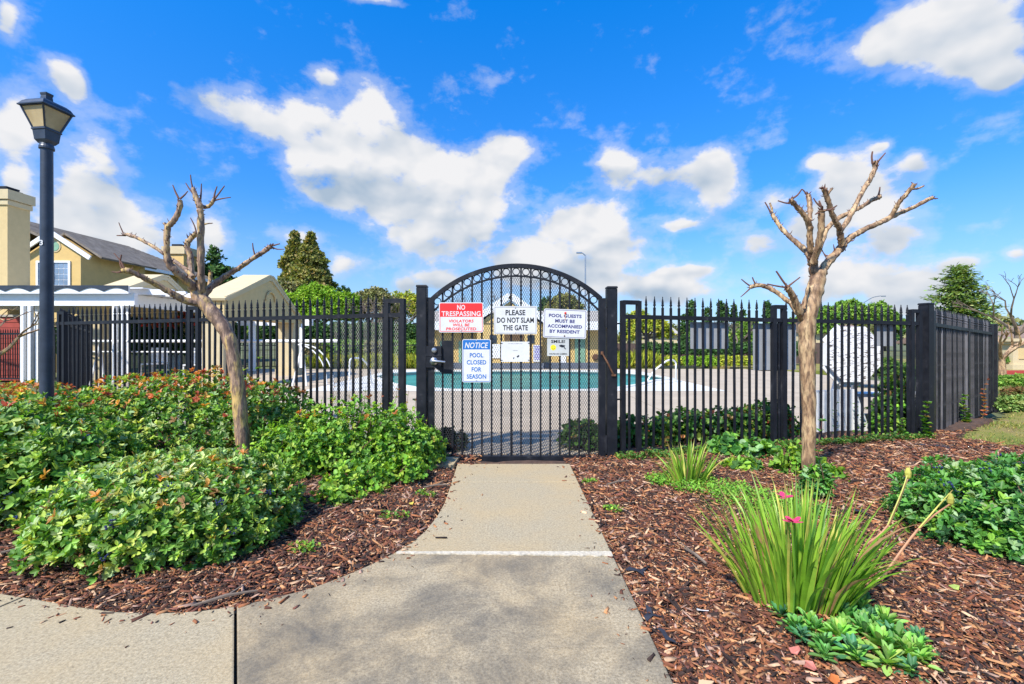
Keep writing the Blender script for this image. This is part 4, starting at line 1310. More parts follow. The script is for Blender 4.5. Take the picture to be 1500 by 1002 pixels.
left_limbs = [
 [(293, 434, 7.5), (295, 418, 6.8, -.03), (294.5, 384, 6.2, -.06), (294, 340, 5.6, -.06), (294, 312, 5.4, -.05), (292, 300, 6.2, -.05), (286, 286, 4.4, -.04), (283, 276, 3.2, -.04)],
 [(284, 281, 2), (280.5, 268, 1.4), (279, 256, 1)],
 [(283, 284, 1.8), (277, 276, 1.4), (272, 268, .9)],
 [(293, 296, 2), (294.5, 284, 1.6), (295, 269, 1.0)],
 [(295, 303, 4.0), (304, 303, 3.4), (311, 297, 3.0), (314, 291, 3.0)],
 [(313, 293, 2), (315, 282, 1.5), (318, 273, 1)],
 [(313, 293, 2), (321, 283, 1.5), (329, 272, 1)],
 [(313, 294, 1.8), (325, 291, 1.3), (338, 289, .9)],
 [(289, 431, 8), (280, 418, 7.2, -.05), (270, 408, 6.8, -.1), (256, 396, 6.4, -.15), (246, 382, 5.8, -.18), (244.5, 360, 5.2, -.2), (245, 336, 5.0, -.2), (253, 325, 4.6, -.2), (261, 312, 4.4, -.2), (264, 294, 4.6, -.2)],
 [(247, 335, 2.6, -.2), (240, 327, 2.0, -.2)],
 [(262, 291, 2.1, -.2), (257, 281, 1.6, -.2), (253, 271, 1.0, -.2)],
 [(264, 291, 2, -.2), (270, 286, 1.4, -.2), (275, 280, .9, -.2)],
 [(283, 406, 4.4, .1), (268, 391, 4.0, .16), (247, 377, 3.6, .22), (226, 362, 3.4, .27), (206, 351, 3.4, .3), (189, 344, 3.8, .34), (180, 344, 2.8, .35)],
 [(182, 344, 1.6, .35), (178, 336, 1.2, .35), (174, 326, .8, .35)],
 [(184, 345, 1.8, .35), (171, 345, 1.0, .35)],
 [(291, 444, 8, -.02), (272, 440, 6.6, -.08), (256, 432, 6.0, -.14), (236, 421, 5.3, -.2), (214, 409, 4.8, -.27), (198, 401, 4.4, -.32), (186, 396, 4.8, -.36), (180, 396, 3.2, -.37)],
 [(180, 395, 2.0, -.37), (176, 385, 1.6, -.37), (178, 373, 1.1, -.37)],
 [(182, 393, 1.6, -.37), (177, 383, 1.2, -.37), (167, 371, .9, -.37)],
 [(182, 397, 1.9, -.37), (172, 399, 1.4, -.37), (164, 398, 1.0, -.37)],
 [(287, 426, 7, .1), (281, 410, 6.2, .14), (279.5, 392, 5.8, .17), (278.5, 375, 5.4, .19), (274, 358, 5.6, .2), (281, 348, 4.8, .2), (288, 342, 4.6, .2)],
 [(288, 342, 1.9, .2), (285, 331, 1.4, .2), (279, 319, .9, .2)],
 [(290, 338, 2.4, .2), (299, 329, 1.7, .2), (311, 327, .9, .2)],
 [(298, 434, 7.2), (306, 424, 6.6, .03), (318, 413, 6.0, .07), (334, 402, 5.2, .1), (352, 391, 4.6, .12), (373, 377, 4.4, .14), (387, 368, 4.6, .15), (397, 361, 4.8, .15)],
 [(399, 360, 1.8, .15), (410, 357, 1.1, .15)],
 [(398, 362, 1.7, .15), (406, 365, 1.2, .15), (416, 365, .8, .15)],
 [(374, 376, 2.0, .15), (371, 365, 1.6, .15), (370, 356, 1, .15)],
 [(306, 420, 4, .15), (308, 408, 3.4, .18), (308, 399, 3.2, .18)],
]
pruned_tree('leaning pruned bare tree with mottled yellowish bark rising from the left hedge', 3.75, left_trunk, left_limbs, M['bark_l'], seed=5)
right_trunk = [(1183, 762, 9.5), (1184, 735, 9.3), (1184, 700, 9.6), (1184.5, 655, 9.8), (1185, 600, 10.2), (1183, 545, 11), (1182, 505, 12), (1182, 470, 13.4), (1187, 450, 13.5), (1193, 428, 12.6), (1198, 408, 11.5), (1200, 396, 9.5)]
right_limbs = [
 [(1176, 470, 7.5), (1170, 456, 6.2, -.04), (1164, 440, 5.6, -.07), (1158, 428, 5.4, -.1), (1153, 421, 5.2, -.12)],
 [(1153, 420, 2.0, -.12), (1145, 409, 1.8, -.12), (1137, 397, 1.6, -.12)],
 [(1155, 419, 1.8, -.12), (1163, 413, 1.4, -.12), (1172, 406, 1.0, -.12)],
 [(1152, 421, 1.9, -.12), (1138, 419, 1.5, -.12), (1124, 416, 1.1, -.12)],
 [(1170, 460, 5.2, .06), (1160, 446, 4.4, .08), (1148, 436, 4.2, .1), (1136, 427, 4.0, .13), (1122, 420, 3.9, .16), (1108, 418, 3.7, .18), (1099, 421, 3.8, .2)],
 [(1099, 419, 1.6, .2), (1092, 414, 1.3, .2), (1086, 409, 1.1, .2)],
 [(1099, 422, 1.6, .2), (1093, 428, 1.2, .2), (1085, 435, .8, .2)],
 [(1107, 416, 1.7, .18), (1104, 411, 1.5, .18), (1102, 406, 1.2, .18)],
 [(1178, 452, 2.6, -.05), (1180, 438, 2.3, -.05), (1184, 420, 2.0, -.05), (1185, 413, 1.4, -.05)],
 [(1196, 408, 9), (1192, 392, 8.2), (1189, 378, 7.2)],
 [(1190, 384, 6.4), (1183, 371, 5.4, .05), (1172, 360, 4.6, .1), (1160, 350, 4.3, .14), (1151, 341, 4.1, .17), (1143.5, 333, 3.9, .2), (1137, 323, 3.7, .22), (1131, 314, 4.0, .24)],
 [(1129, 312, 1.8, .24), (1125, 304, 1.4, .24), (1120.5, 296, 1.1, .24)],
 [(1131, 311, 2.3, .24), (1130, 304, 2.0, .24), (1128, 298, 1.6, .24)],
 [(1189, 378, 6.4), (1187, 361, 5.7, -.04), (1186.5, 345, 5.2, -.06), (1186, 331, 5.2, -.08), (1180, 319, 4.4, -.1), (1172, 308, 4.3, -.12), (1163, 298, 4.1, -.14), (1158, 293, 4.2, -.15)],
 [(1157, 298, 1.7, -.15), (1149, 297, 1.3, -.15), (1139.5, 294, 1.0, -.15)],
 [(1160, 291, 1.9, -.15), (1168, 286, 1.5, -.15), (1174.5, 277, 1.1, -.15)],
 [(1185, 327, 4.4, .0), (1186.5, 312, 4.2, .04), (1186, 298, 4.1, .07), (1184, 286, 4.3, .09)],
 [(1182, 285, 1.6, .09), (1178, 280, 1.3, .09), (1175, 277, 1.0, .09)],
 [(1192, 385, 6.4, -.05), (1197, 366, 5.8, -.1), (1201, 346, 5.1, -.14), (1203, 325, 4.9, -.17), (1204, 308, 5.6, -.19)],
 [(1202, 303, 1.8, -.19), (1196, 297, 1.3, -.19), (1191.5, 290, .9, -.19)],
 [(1207, 308, 2.0, -.19), (1216, 307, 1.5, -.19), (1226, 301, 1.0, -.19)],
 [(1203, 303, 2.1, -.19), (1201, 298, 1.8, -.19), (1200, 294, 1.3, -.19)],
 [(1195, 376, 5.4, .12), (1204, 352, 4.8, .17), (1214, 332, 4.5, .2), (1230, 319, 4.3, .24), (1246, 311, 4.1, .27), (1262, 303, 3.9, .3), (1278, 293, 3.9, .33), (1289, 288, 4.3, .35)],
 [(1286, 288, 1.9, .35), (1288, 281, 1.6, .35), (1289, 274, 1.2, .35)],
 [(1200, 408, 8.6), (1207, 392, 7.8, .02), (1219, 377, 7.0, .05), (1229, 367, 6.9, .08), (1236, 358, 7.2, .1)],
 [(1234, 360, 5.8, .06), (1231, 346, 5.5, .03), (1229.5, 334, 5.3, .0), (1223, 323, 4.5, -.03), (1217, 308, 4.2, -.06), (1213, 294, 4.2, -.08), (1207, 277, 4.6, -.1)],
 [(1212, 284, 2.4, -.1), (1219, 276, 1.8, -.1)],
 [(1231, 338, 5.0, .04), (1242, 323, 4.5, .07), (1251, 305, 4.2, .1), (1259, 289, 4.2, .13), (1268, 273, 4.2, .16), (1275, 262, 4.0, .18), (1281, 247, 4.4, .2), (1282, 239, 5.2, .2)],
 [(1278, 240, 2.0, .2), (1277, 230, 1.7, .2), (1278, 222, 1.4, .2)],
 [(1285, 238, 2.0, .2), (1291, 231, 1.5, .2), (1297, 224, 1.1, .2)],
 [(1237, 356, 6.2, .1), (1249, 346, 5.4, .12), (1266, 336, 5.0, .14), (1285, 328, 4.8, .17), (1303, 319, 4.8, .2), (1323, 310, 4.0, .23), (1343, 301, 3.7, .26), (1360, 292, 3.8, .29), (1366, 290, 3.4, .3)],
 [(1365, 291, 1.6, .3), (1374, 290.5, .9, .3)],
 [(1305, 318, 4.2, .2), (1312, 305, 4.0, .17), (1319, 294, 3.9, .14), (1329, 283, 3.7, .12), (1339, 270, 3.8, .1)],
 [(1336, 277, 2.2, .1), (1345, 276, 1.7, .1), (1353.5, 272, 1.2, .1)],
 [(1201, 360, .9, -.1), (1207, 372, .9, -.1), (1212, 381, .8, -.1)],
]
pruned_tree('upright pruned bare tree with smooth tan bark in the right bed', 3.2, right_trunk, right_limbs, M['bark_r'], seed=9)
random.seed(21)

# ================================================================== POOL FURNITURE
def rail(label, pts, Y0):
    mb = MB(); p, r_ = catmull(pts, [.022] * len(pts), 4)
    o = mb.tube(p, r_, 8).build('pool_handrail', M['white_worn'], smooth=True)
    return tagv(o, label, 'handrail')
rail('white arched pool handrail at the left end of the pool', [at(511, 572), P(512, 545, 10.6), P(512.5, 530, 10.6), P(516, 525, 10.7), P(527, 525, 10.9), P(533, 528, 11.0), P(541, 541, 11.3), (P(545, 551, 11.5).x, 11.5, -.1)], 10)
rail('white arched pool handrail at the right end of the pool', [at(990, 560), P(990, 540, 12.2), P(989.5, 531, 12.2), P(985, 527.5, 12.1), P(978, 528, 12.0), P(972, 532, 11.9), P(955, 547, 11.6), (P(941, 560, 11.3).x, 11.3, -.12)], 10)
# reel for the pool cover: two long tubes and hooped wheels
rl = thing('pool_cover_reel', 'long white pool cover reel with hooped wheel left of the pool', 'cover reel', (P(480, 560, 11.2).x, 11.2, 0))
ro = Vector((P(480, 560, 11.2).x, 11.2, 0))
MB().tube([P(95, 500, 13.2) - ro, P(497, 499.5, 11.2) - ro], .040, 10).build('tube', M['white_worn'], rl, smooth=True)
MB().tube([P(95, 515, 13.4) - ro, P(338, 516, 12.0) - ro], .022, 8).build('tube', M['white_worn'], rl, smooth=True)
for dx_ in (0, -.16):
    pts = [Vector((-.62 + dx_, 0.02, 1.04)) + Vector((.75 * math.sin(a), 0, -.95 + .95 * math.cos(a))) for a in [i * math.pi / 2 / 8 for i in range(9)]]
    pts += [Vector((.13 + dx_, .02, .05))]
    MB().tube(pts, .016, 8).build('wheel_hoop', M['white_worn'], rl, smooth=True)
for x_ in (-.62, -5.6):
    mb = MB(); mb.bar((x_, 0, 1.05), (x_ - .25, .0, 0.02), .035); mb.bar((x_, 0, 1.05), (x_ + .1, 0.0, 0.02), .035)
    mb.build('stand', M['white_worn'], rl)

# white octagonal board and table leaning by the right fence
oc = P(1251, 519, 6.05)
ob = thing('octagonal_board', 'peeling white octagonal tabletop tipped on edge behind the right fence', 'table top', oc)
rad_ = .375
octp = [(rad_ * 1.0 * math.cos(R(22.5 + 45 * k)), rad_ * 1.06 * math.sin(R(22.5 + 45 * k))) for k in range(8)]
# built of vertical planks
for k in range(7):
    xa = -rad_ * .93 + k * (rad_ * 1.86 / 7) + .002; xb = xa + rad_ * 1.86 / 7 - .004
    p = clip(clip(octp, 0, xa, False), 0, xb, True)
    if len(p) > 2: MB().prism(p, -.012, .012, 'y').build('plank', None, ob)
def peel():
    m, n, b, _ = newmat('peeling_white_paint')
    f = tex(n, 22, 6, 0.65, stretch=(0.7, 1.0, 2.4), dist=.6)
    n.links.new(ramp(n, f, [(0.40, (.10, .08, .07)), (0.435, (.36, .33, .30)), (0.46, (.80, .79, .80)), (.8, (.84, .83, .85))]), b.inputs['Base Color'])
    b.inputs['Roughness'].default_value = .6
    return m
pm_ = peel()
for c in ob.children:
    c.data.materials.clear(); c.data.materials.append(pm_)
side = MB()
for k in range(8):
    a = octp[k]; b = octp[(k + 1) % 8]
    side.bar((a[0], .065, a[1]), (b[0], .065, b[1]), .02, .10) if k in (2, 3, 4, 5) else None
side.build('rim', M['white_worn'], ob)
mb = MB()
mb.bar((-.12, .12, -.25), (-.16, .30, -oc.z + .01), .05); mb.bar((.12, .12, -.25), (.16, .30, -oc.z + .01), .05); mb.bar((0, .08, .1), (0, .5, -oc.z + .01), .05)
mb.build('table_leg', M['white_worn'], ob)
wb = [at(1196, 650), at(1277, 649)]
Yb = 5.42
def Q(px, py, Y): v = P(px, py, Y); return (v.x, v.z)
t = thing('white_board', 'flat white trapezoid board leaning low behind the right fence next to the tree trunk', 'board', (0, Yb, 0))
bt = [Q(1172, 573, Yb), Q(1252, 570, Yb), Q(1282, 652, Yb), Q(1172, 652, Yb)]
for k in range(3):
    f0, f1 = k / 3, (k + 1) / 3
    def lerp(a, b, f): return (a[0] + (b[0] - a[0]) * f, a[1] + (b[1] - a[1]) * f)
    e = .004
    MB().prism([lerp(bt[0], bt[1], f0 + e), lerp(bt[0], bt[1], f1 - e), lerp(bt[3], bt[2], f1 - e), lerp(bt[3], bt[2], f0 + e)], -.012, .012, 'y').build('panel', M['white_worn'], t)
tb = thing('low_bench', 'low white bench top behind the right fence near the corner', 'bench', P(1300, 580, 6.6))
MB().b2((-.62, -.15, 0.0), (.62, .15, .05)).build('bench_top', M['white_worn'], tb)
for x_ in (-.5, .5): MB().b2((x_ - .03, -.12, -P(1300, 580, 6.6).z + .01), (x_ + .03, .12, -.002)).build('leg', M['white_worn'], tb)

# ================================================================== CLUBHOUSE
BY = 19.2
club = thing('clubhouse', 'yellow pool clubhouse with white gable seen through the gate mesh', 'building', (0, BY, 0))
def bx(px): return (px - CX) / F * BY
def bzz(py): return HC - (py - CY) / F * BY
MB().b2((bx(632), 0, -.15), (bx(896), 5.0, bzz(474))).build('wall', M['stucco_wall'], club)
MB().b2((bx(700), -.5, -.15), (bx(793), -.002, bzz(476))).prism([(bx(700), bzz(476)), (bx(793), bzz(476)), (bx(747), bzz(443))], -.5, 1.5, 'y').build('gable_wall', M['stucco_wall'], club)
MB().b2((bx(630), -.06, -.12), (bx(897), -.004, bzz(531))).build('base_course', M['blue_grey'], club)
MB().b2((bx(698), -.56, -.12), (bx(795), -.504, bzz(531))).build('base_course', M['blue_grey'], club)
rf = MB()
rf.prism([(-.55, bzz(474)), (5.5, bzz(474)), (2.5, bzz(450)), (2.3, bzz(450))], bx(625), bx(900), 'x')
rf.v = [(v_[0], v_[1], v_[2]) for v_ in rf.v]
rf.build('roof', M['pale_roof'], club)
MB().b2((bx(625), -.60, bzz(484)), (bx(697), -.56, bzz(472))).b2((bx(797), -.60, bzz(484)), (bx(901), -.56, bzz(472))).build('fascia', M['white'], club)
gr = MB()
for s_ in (-1, 1):
    a = Vector((bx(747), -.62, bzz(435))); b = Vector((bx(747) + s_ * bx(750 + 62), -.62, bzz(478)))
    gr.bar(a, b, .06, .26)
gr.build('gable_fascia', M['white'], club)
gr = MB()
for s_ in (-1, 1):
    a = Vector((bx(747), .45, bzz(434) + .02)); b = Vector((bx(747) + s_ * bx(750 + 60), .45, bzz(475) + .05))
    gr.bar(a, b, 2.1, .06)
gr.build('gable_roof', M['pale_roof'], club)
for a, b in ((718, 728), (772, 782)):
    f = MB().b2((bx(a), -.53, bzz(503)), (bx(b), -.505, bzz(491))).build('window', M['dark_glass'], club)
lv = MB()
for i in range(6): lv.bar((bx(739), -.52, bzz(490.5 + i * 1.6)), (bx(767), -.52, bzz(490.5 + i * 1.6)), .03, .035)
lv.build('louver', M['louver'], club)
for a, b, y0, y1, fy, m in ((842, 857, 495, 545, -.0, 'green_door'), (645, 653, 500, 545, 0, 'green_door'), (672, 692, 500, 545, 0, 'green_door'), (722, 733, 504, 524, -.5, 'white'), (820, 829, 521, 534, 0, 'white')):
    d = MB().b2((bx(a), fy - .045, bzz(y1) if y1 < 545 else -.12), (bx(b), fy - .006, bzz(y0))).build('door' if y1 == 545 else 'panel', M[m], club)
MB().b2((bx(812), -.05, bzz(494)), (bx(836), -.006, bzz(486))).build('window', M['dark_glass'], club)
MB().lathe([(.14, 0), (.14, .02), (.1, .05)], n=10).build('wreath', M['rust'], club, loc=(bx(872), -.04, bzz(523)), rot=(R(90), 0, 0))
t, W_, H_ = sign(799, 468.5, 808, 468.6, 'x') if False else (None, 0, 0)
s_ = BY / F
t = thing('rules_sign', 'purple printed pool rules sign on the yellow clubhouse wall', 'sign', (bx(786), BY - .54, bzz(517)))
MB().b2((-.17, -.01, -.36), (.17, .01, .34)).build('plate', INK['white'], t)
mb = MB()
for i in range(9):
    z = .28 - i * .065
    mb.b2((-.14 + .02 * (i % 3), -.013, z - .018), (.14 - .025 * ((i * 2) % 3), -.0105, z + .018))
mb.build('print', INK['purple'], t)

# ================================================================== HOUSE ON THE LEFT
HX, HY0, HY1 = -19.3, 20.2, 29.5
ze, zr, XRg = 4.95, 6.75, -22.7
house = thing('yellow_house', 'two storey yellow stucco house with grey shingle roof at the left edge', 'house', (HX, HY0, 0))
def h(x, y, z): return (x - HX, y - HY0, z)
mb = MB(); mb.b2(h(-27, HY0, -.15), h(HX, HY1, ze)); wall = mb.build('wall', M['stucco_wall'], house)
mb = MB()
ed = .45
A = h(HX + ed, HY0 - .3, ze); B = h(HX + ed, HY1 + ed, ze); C_ = h(XRg, HY1 - 2.6, zr); D_ = h(XRg, HY0 - .3, zr); E_ = h(-26.5, HY1 + ed, ze); F_ = h(-26.5, HY0 - .3, ze)
dn = .12
vs = [A, B, C_, D_, E_, F_] + [(v_[0], v_[1], v_[2] - dn) for v_ in (A, B, C_, D_, E_, F_)]
mb.add(vs, [(0, 1, 2, 3), (1, 4, 2), (4, 5, 3, 2), (0, 3, 9, 6), (0, 6, 7, 1), (1, 7, 10, 4), (4, 10, 11, 5), (5, 11, 9, 3), (6, 9, 8, 7), (7, 8, 10), (10, 8, 9, 11)])
roof = mb.build('roof', M['shingle'], house)
# courses of shingles as thin raised strips, joined
mb = MB()
nC = 22
for i in range(nC):
    f = (i + .5) / nC
    a = Vector(A).lerp(Vector(D_), f); b = Vector(B).lerp(Vector(C_), f)
    mb.bar(a + Vector((0, .02, .022)), b + Vector((0, -.02, .022)), .14, .02, up=(.45, 0, .9))
o = mb.build('shingles', M['shingle'], roof); o['kind'] = 'stuff'
MB().bar(h(HX + ed + .05, HY0 - .3, ze - .07), h(HX + ed + .05, HY1 + ed, ze - .07), .12, .16).build('gutter', M['white'], house)
# front gable block facing us, with window
GX0, GX1, GYf = -20.06, -17.9, 18.9
gz0, gpk = 4.80, 5.63
gxm = (80 - CX) / F * GYf
mb = MB(); mb.prism([(GX0 - HX, -.15), (GX1 - HX, -.15), (GX1 - HX, gz0), (gxm - HX, gpk - .12), (GX0 - HX, gz0)], GYf - HY0, 2.0, 'y')
mb.build('gable_wall', M['stucco_wall'], house)
mb = MB()
ap = Vector((gxm - HX, GYf - HY0 - .18, gpk))
for e in (Vector((GX1 - HX + .55, GYf - HY0 - .18, gz0 - .25)), Vector((GX0 - HX - .55, GYf - HY0 - .18, gz0 - .25))):
    mb.bar(ap, e, .06, .17)
mb.build('gable_fascia', M['white'], house)
mb = MB()
for e in (Vector((GX1 - HX + .5, 0, gz0 - .13)), Vector((GX0 - HX - .5, 0, gz0 - .13))):
    a = Vector((gxm - HX, .6, gpk + .08)); mb.bar(a, Vector((e.x, .6, e.z)), 3.0, .08)
mb.build('gable_roof', M['shingle'], house)
MB().lathe([(.19, 0), (.19, .03)], n=20).build('round_vent', M['green_door'], house, loc=(gxm - HX + .02, GYf - HY0 - .002, HC + (CY - 361) / F * GYf), rot=(R(90), 0, 0))
MB().lathe([(.25, 0), (.25, .02)], n=20).build('vent_trim', M['stucco_pale'], house, loc=(gxm - HX + .02, GYf - HY0 - .001, HC + (CY - 361) / F * GYf), rot=(R(90), 0, 0))
wx0, wx1 = (57 - CX) / F * GYf - HX, (101 - CX) / F * GYf - HX
wz0, wz1 = HC + (CY - 418) / F * GYf, HC + (CY - 385) / F * GYf
yy = GYf - HY0
win = MB().b2((wx0 - .08, yy - .05, wz0 - .08), (wx1 + .08, yy - .002, wz0)).b2((wx0 - .08, yy - .05, wz1), (wx1 + .08, yy - .002, wz1 + .08)).b2((wx0 - .08, yy - .05, wz0 + .0), (wx0, yy - .002, wz1)).b2((wx1, yy - .05, wz0), (wx1 + .08, yy - .002, wz1)).b2(((wx0 + wx1) / 2 - .035, yy - .045, wz0), ((wx0 + wx1) / 2 + .035, yy - .004, wz1)).build('window', M['white'], house)
nxp, nzp = 6, 4
for i in range(nxp):
    for j in range(nzp):
        a0 = wx0 + (wx1 - wx0) * i / nxp + .012; a1 = wx0 + (wx1 - wx0) * (i + 1) / nxp - .012
        c0 = wz0 + (wz1 - wz0) * j / nzp + .012; c1 = wz0 + (wz1 - wz0) * (j + 1) / nzp - .012
        MB().b2((a0, yy - .02, c0), (a1, yy - .012, c1)).build('pane', M['pane'], win)
MB().b2((wx0, yy - .010, wz0), (wx1, yy - .004, wz1)).build('muntin', M['white'], win)
# downpipes
for y_ in (HY0 + .25, HY0 + 3.6, HY0 + 6):
    MB().bar(h(HX + .05, y_, 0), h(HX + .05, y_, ze - .1), .08).build('downpipe', M['stucco_pale'], house)
# near chimney block on the left edge of the picture
CHY = 14.5
def cz(py): return HC - (py - CY) / F * CHY
cxr = (44 - CX) / F * CHY; cxl = (11 - CX) / F * CHY
ch = thing('chimney_tower', 'tall yellow stucco chimney at the far left edge in front of the house', 'chimney', (cxl, CHY, 0))
MB().b2((-1.15, 0, -.15), (0, .68, cz(292))).build('shaft', M['stucco'], ch)
MB().b2((-1.25, -.08, cz(292) + .001), (.10, .76, cz(278))).build('crown', M['stucco_pale'], ch)
MB().b2((-1.20, -.04, cz(300)), (.05, .72, cz(293))).build('crown_band', M['stucco_pale'], ch)
MB().b2((-.75, .1, cz(278) + .001), (-.15, .6, cz(274))).b2((-.70, .15, cz(274) + .03), (-.2, .55, cz(271.5) + .03)).b2((-.75, .3, cz(275)), (-.72, .33, cz(272) + .03)).b2((-.38, .3, cz(275)), (-.35, .33, cz(272) + .03)).build('flue_cap', M['black'], ch)
# far chimney of the same house
CY2 = 28.5
def cz2(py): return HC - (py - CY) / F * CY2
x0_, x1_ = (241 - CX) / F * CY2, (269 - CX) / F * CY2
ch2 = thing('chimney_tower', 'smaller yellow stucco chimney behind the leaning bare tree', 'chimney', (x0_, CY2, 0))
MB().b2((0, 0, -.15), (x1_ - x0_, 1.3, cz2(372))).build('shaft', M['stucco_wall'], ch2)
MB().b2((-.12, -.1, cz2(372) + .001), (x1_ - x0_ + .12, 1.4, cz2(361))).build('crown', M['stucco_pale'], ch2)
MB().b2((.3, .2, cz2(361) + .001), (.9, .9, cz2(356.5))).build('flue_cap', M['black'], ch2)
# red sided garage wall at the far left
rw = thing('red_garage', 'low building with red lap siding glimpsed at the left edge behind the low fence', 'building', (-15.25, 14.2, 0))
nb = 12
for i in range(nb):
    MB().b2((-6, -.012 * (i % 2), -.1 + i * .165), (0, .1, -.1 + (i + 1) * .165 - .012)).build('siding_board', M['red_wall'], rw)
MB().b2((-6, .02, -.1), (-.02, .25, 1.86)).build('wall', M['joint'], rw)
MB().b2((-6.2, -.05, 1.885), (.05, .27, 1.95)).build('roof', M['pale_roof'], rw)

# ================================================================== PERGOLA
PX0, PX1, PY0, PY1 = -15.6, -10.55, 12.6, 19.0
perg = thing('pergola', 'white painted pergola with scalloped front edge over the pool patio on the left', 'pergola', (PX1, PY0, 0))
def pz(py, Y=12.6): return HC - (py - CY) / F * Y
zt_ = pz(430); zbm = pz(448)
L = lambda x, y, z: (x - PX1, y - PY0, z)
MB().b2(L(PX0 - .6, PY0 - .06, zbm), L(PX1 + .15, PY0 + .06, zt_)).build('beam', M['white'], perg)
MB().b2(L(PX1 - .25, PY0 + .07, zbm), L(PX1 - .12, PY1, zt_)).build('beam', M['white'], perg)
MB().b2(L(PX0 + .1, PY0 + .07, zbm), L(PX0 + .22, PY1, zt_)).build('beam', M['white'], perg)
MB().b2(L(PX0, PY1 + .01, zbm), L(PX1, PY1 + .12, zt_)).build('beam', M['white'], perg)
nraf = 12
for i in range(nraf):
    y_ = PY0 + .35 + i * (PY1 - PY0 - .3) / nraf
    prof = [(PX0 - .3 - PX1, zt_ + .002), (PX0 - .3 - PX1, zt_ + .15), (.92, zt_ + .15), (.94, zt_ + .09), (.86, zt_ + .05), (.78, zt_ + .002)]
    MB().prism(prof, y_ - PY0 - .04, y_ - PY0 + .04, 'y').build('rafter', M['white'], perg)
MB().b2(L(PX0 - .3, PY0 + .1, zt_ + .152), L(PX1 + .25, PY1, zt_ + .18)).build('roof_board', M['white'], perg)
# scalloped white fascia under a dark capping
sc_pts = []
x_a, x_b = PX0 - .9, PX1 + .1
nS = 9
top_ = zt_ + .20
sw = (x_b - x_a) / nS
lowp = []
for i in range(nS):
    for k in range(8):
        f = k / 8
        lowp.append((x_a + sw * (i + f) - PX1, top_ - .06 - .10 * (1 - math.sin(math.pi * f)) ))
lowp.append((x_b - PX1, top_ - .16))
MB().prism([(x_a - PX1, top_), (x_b - PX1, top_)] + lowp[::-1], -.22, -.20, 'y').build('dark_scallop', M['lamp_metal'], perg)
MB().b2((x_a - PX1, -.198, top_ - .22), (x_b - PX1, -.15, top_ - .01)).build('fascia', M['white'], perg)
for px, Yp in ((45, 12.6), (178, 12.6), (255, 18.6), (60, 18.6)):
    c = P(px, 560, Yp)
    for a in (-.075, .075):
        for b in (-.075, .075):
            MB().b2(L(c.x + a * 1.3 - .042, Yp + b * 1.3 - .042, -.02), L(c.x + a * 1.3 + .042, Yp + b * 1.3 + .042, zbm - .002)).build('post', M['white'], perg)
# picnic table-like benches under it
for i, (px, Yp) in enumerate(((225, 14.2), (285, 13.6))):
    c = P(px, 540, Yp)
    t = thing('patio_chair', ('white patio chair under the pergola, further left' , 'white patio chair between the pergola and the cream portal')[i], 'chair', (c.x, Yp, 0), R(20 * i))
    MB().b2((-.25, -.25, .40), (.25, .25, .44)).build('seat', M['white_worn'], t)
    MB().b2((-.25, .22, .45), (.25, .26, .92)).build('backrest', M['white_worn'], t)
    for a in (-.22, .22):
        for b in (-.22, .22): MB().b2((a - .018, b - .018, 0), (a + .018, b + .018, .398)).build('leg', M['white_worn'], t)

# ================================================================== STUCCO PORTALS
def portal(loc, rz, sc_, label):
    t = thing('stucco_portal', label, 'portal', loc, rz, 'gabled stucco portals by the pool patio')
    t.scale = (sc_,) * 3
    # local: width along y (0..4.7), thickness along x
    wd, th = 4.6, .62
    ez, pk = 2.12, 2.98
    mb = MB()
    mb.prism([(0, 1.72), (wd, 1.72), (wd, ez - .20), (wd / 2, pk), (0, ez)][0:2] + [(wd, ez - .30), (wd / 2 + .12, pk), (wd / 2 - .12, pk), (0, ez)], -th, 0, 'x')
    mb.build('gable_wall', M['stucco'], t)
    mb = MB()
    rv = [(0.03, 1.9), (0.03, ez - .10), (wd / 2 - .1, pk - .17), (wd / 2 + .1, pk - .17), (wd - .03, ez - .42), (wd - .03, 1.9)]
    # recessed-look raised band following the gable
    for a, b in zip(rv[1:-2], rv[2:-1]):
        mb.bar((.02, a[0], a[1] + .13), (.02, b[0], b[1] + .13), .045, .13, up=(0, 0, 1))
    mb.build('gable_band', M['stucco_pale'], t)
    mb = MB()
    for a, b in (((-.08, ez + .035 - .03), (wd / 2 - .12, pk + .03)), ((wd / 2 - .12, pk + .03), (wd / 2 + .12, pk + .03)), ((wd / 2 + .12, pk + .03), (wd + .08, ez - .33))):
        mb.bar((-th / 2, a[0], a[1]), (-th / 2, b[0], b[1]), th + .12, .06)
    mb.build('roof_slab', M['stucco_pale'], t)
    ring = MB()
    pts = [(.03, wd / 2 + .28 * math.cos(a), 2.28 + .28 * math.sin(a)) for a in [math.pi * k / 14 for k in range(15)]]
    ring.tube(pts, .028, 6); ring.build('arch_moulding', M['stucco'], t, smooth=True)
    for y0 in (0.0, wd - .62):
        MB().b2((-th + .06, y0 + .06, 0.22), (-.06, y0 + .56, 1.60)).build('column', M['stucco_pale'], t)
        MB().b2((-th, y0, -.02), (.0, y0 + .62, .218)).build('plinth', M['stucco_pale'], t)
        MB().b2((-th + .02, y0 + .02, 1.602), (-.02, y0 + .60, 1.718)).build('capital', M['stucco_pale'], t)
    return t
portal((-6.95, 11.0, 0), R(3), 1.0, 'cream stucco gabled portal nearer the gate, in front of the conifers')
portal((-12.0, 13.3, 0), R(3), 1.13, 'cream stucco gabled portal partly hidden behind the white pergola')
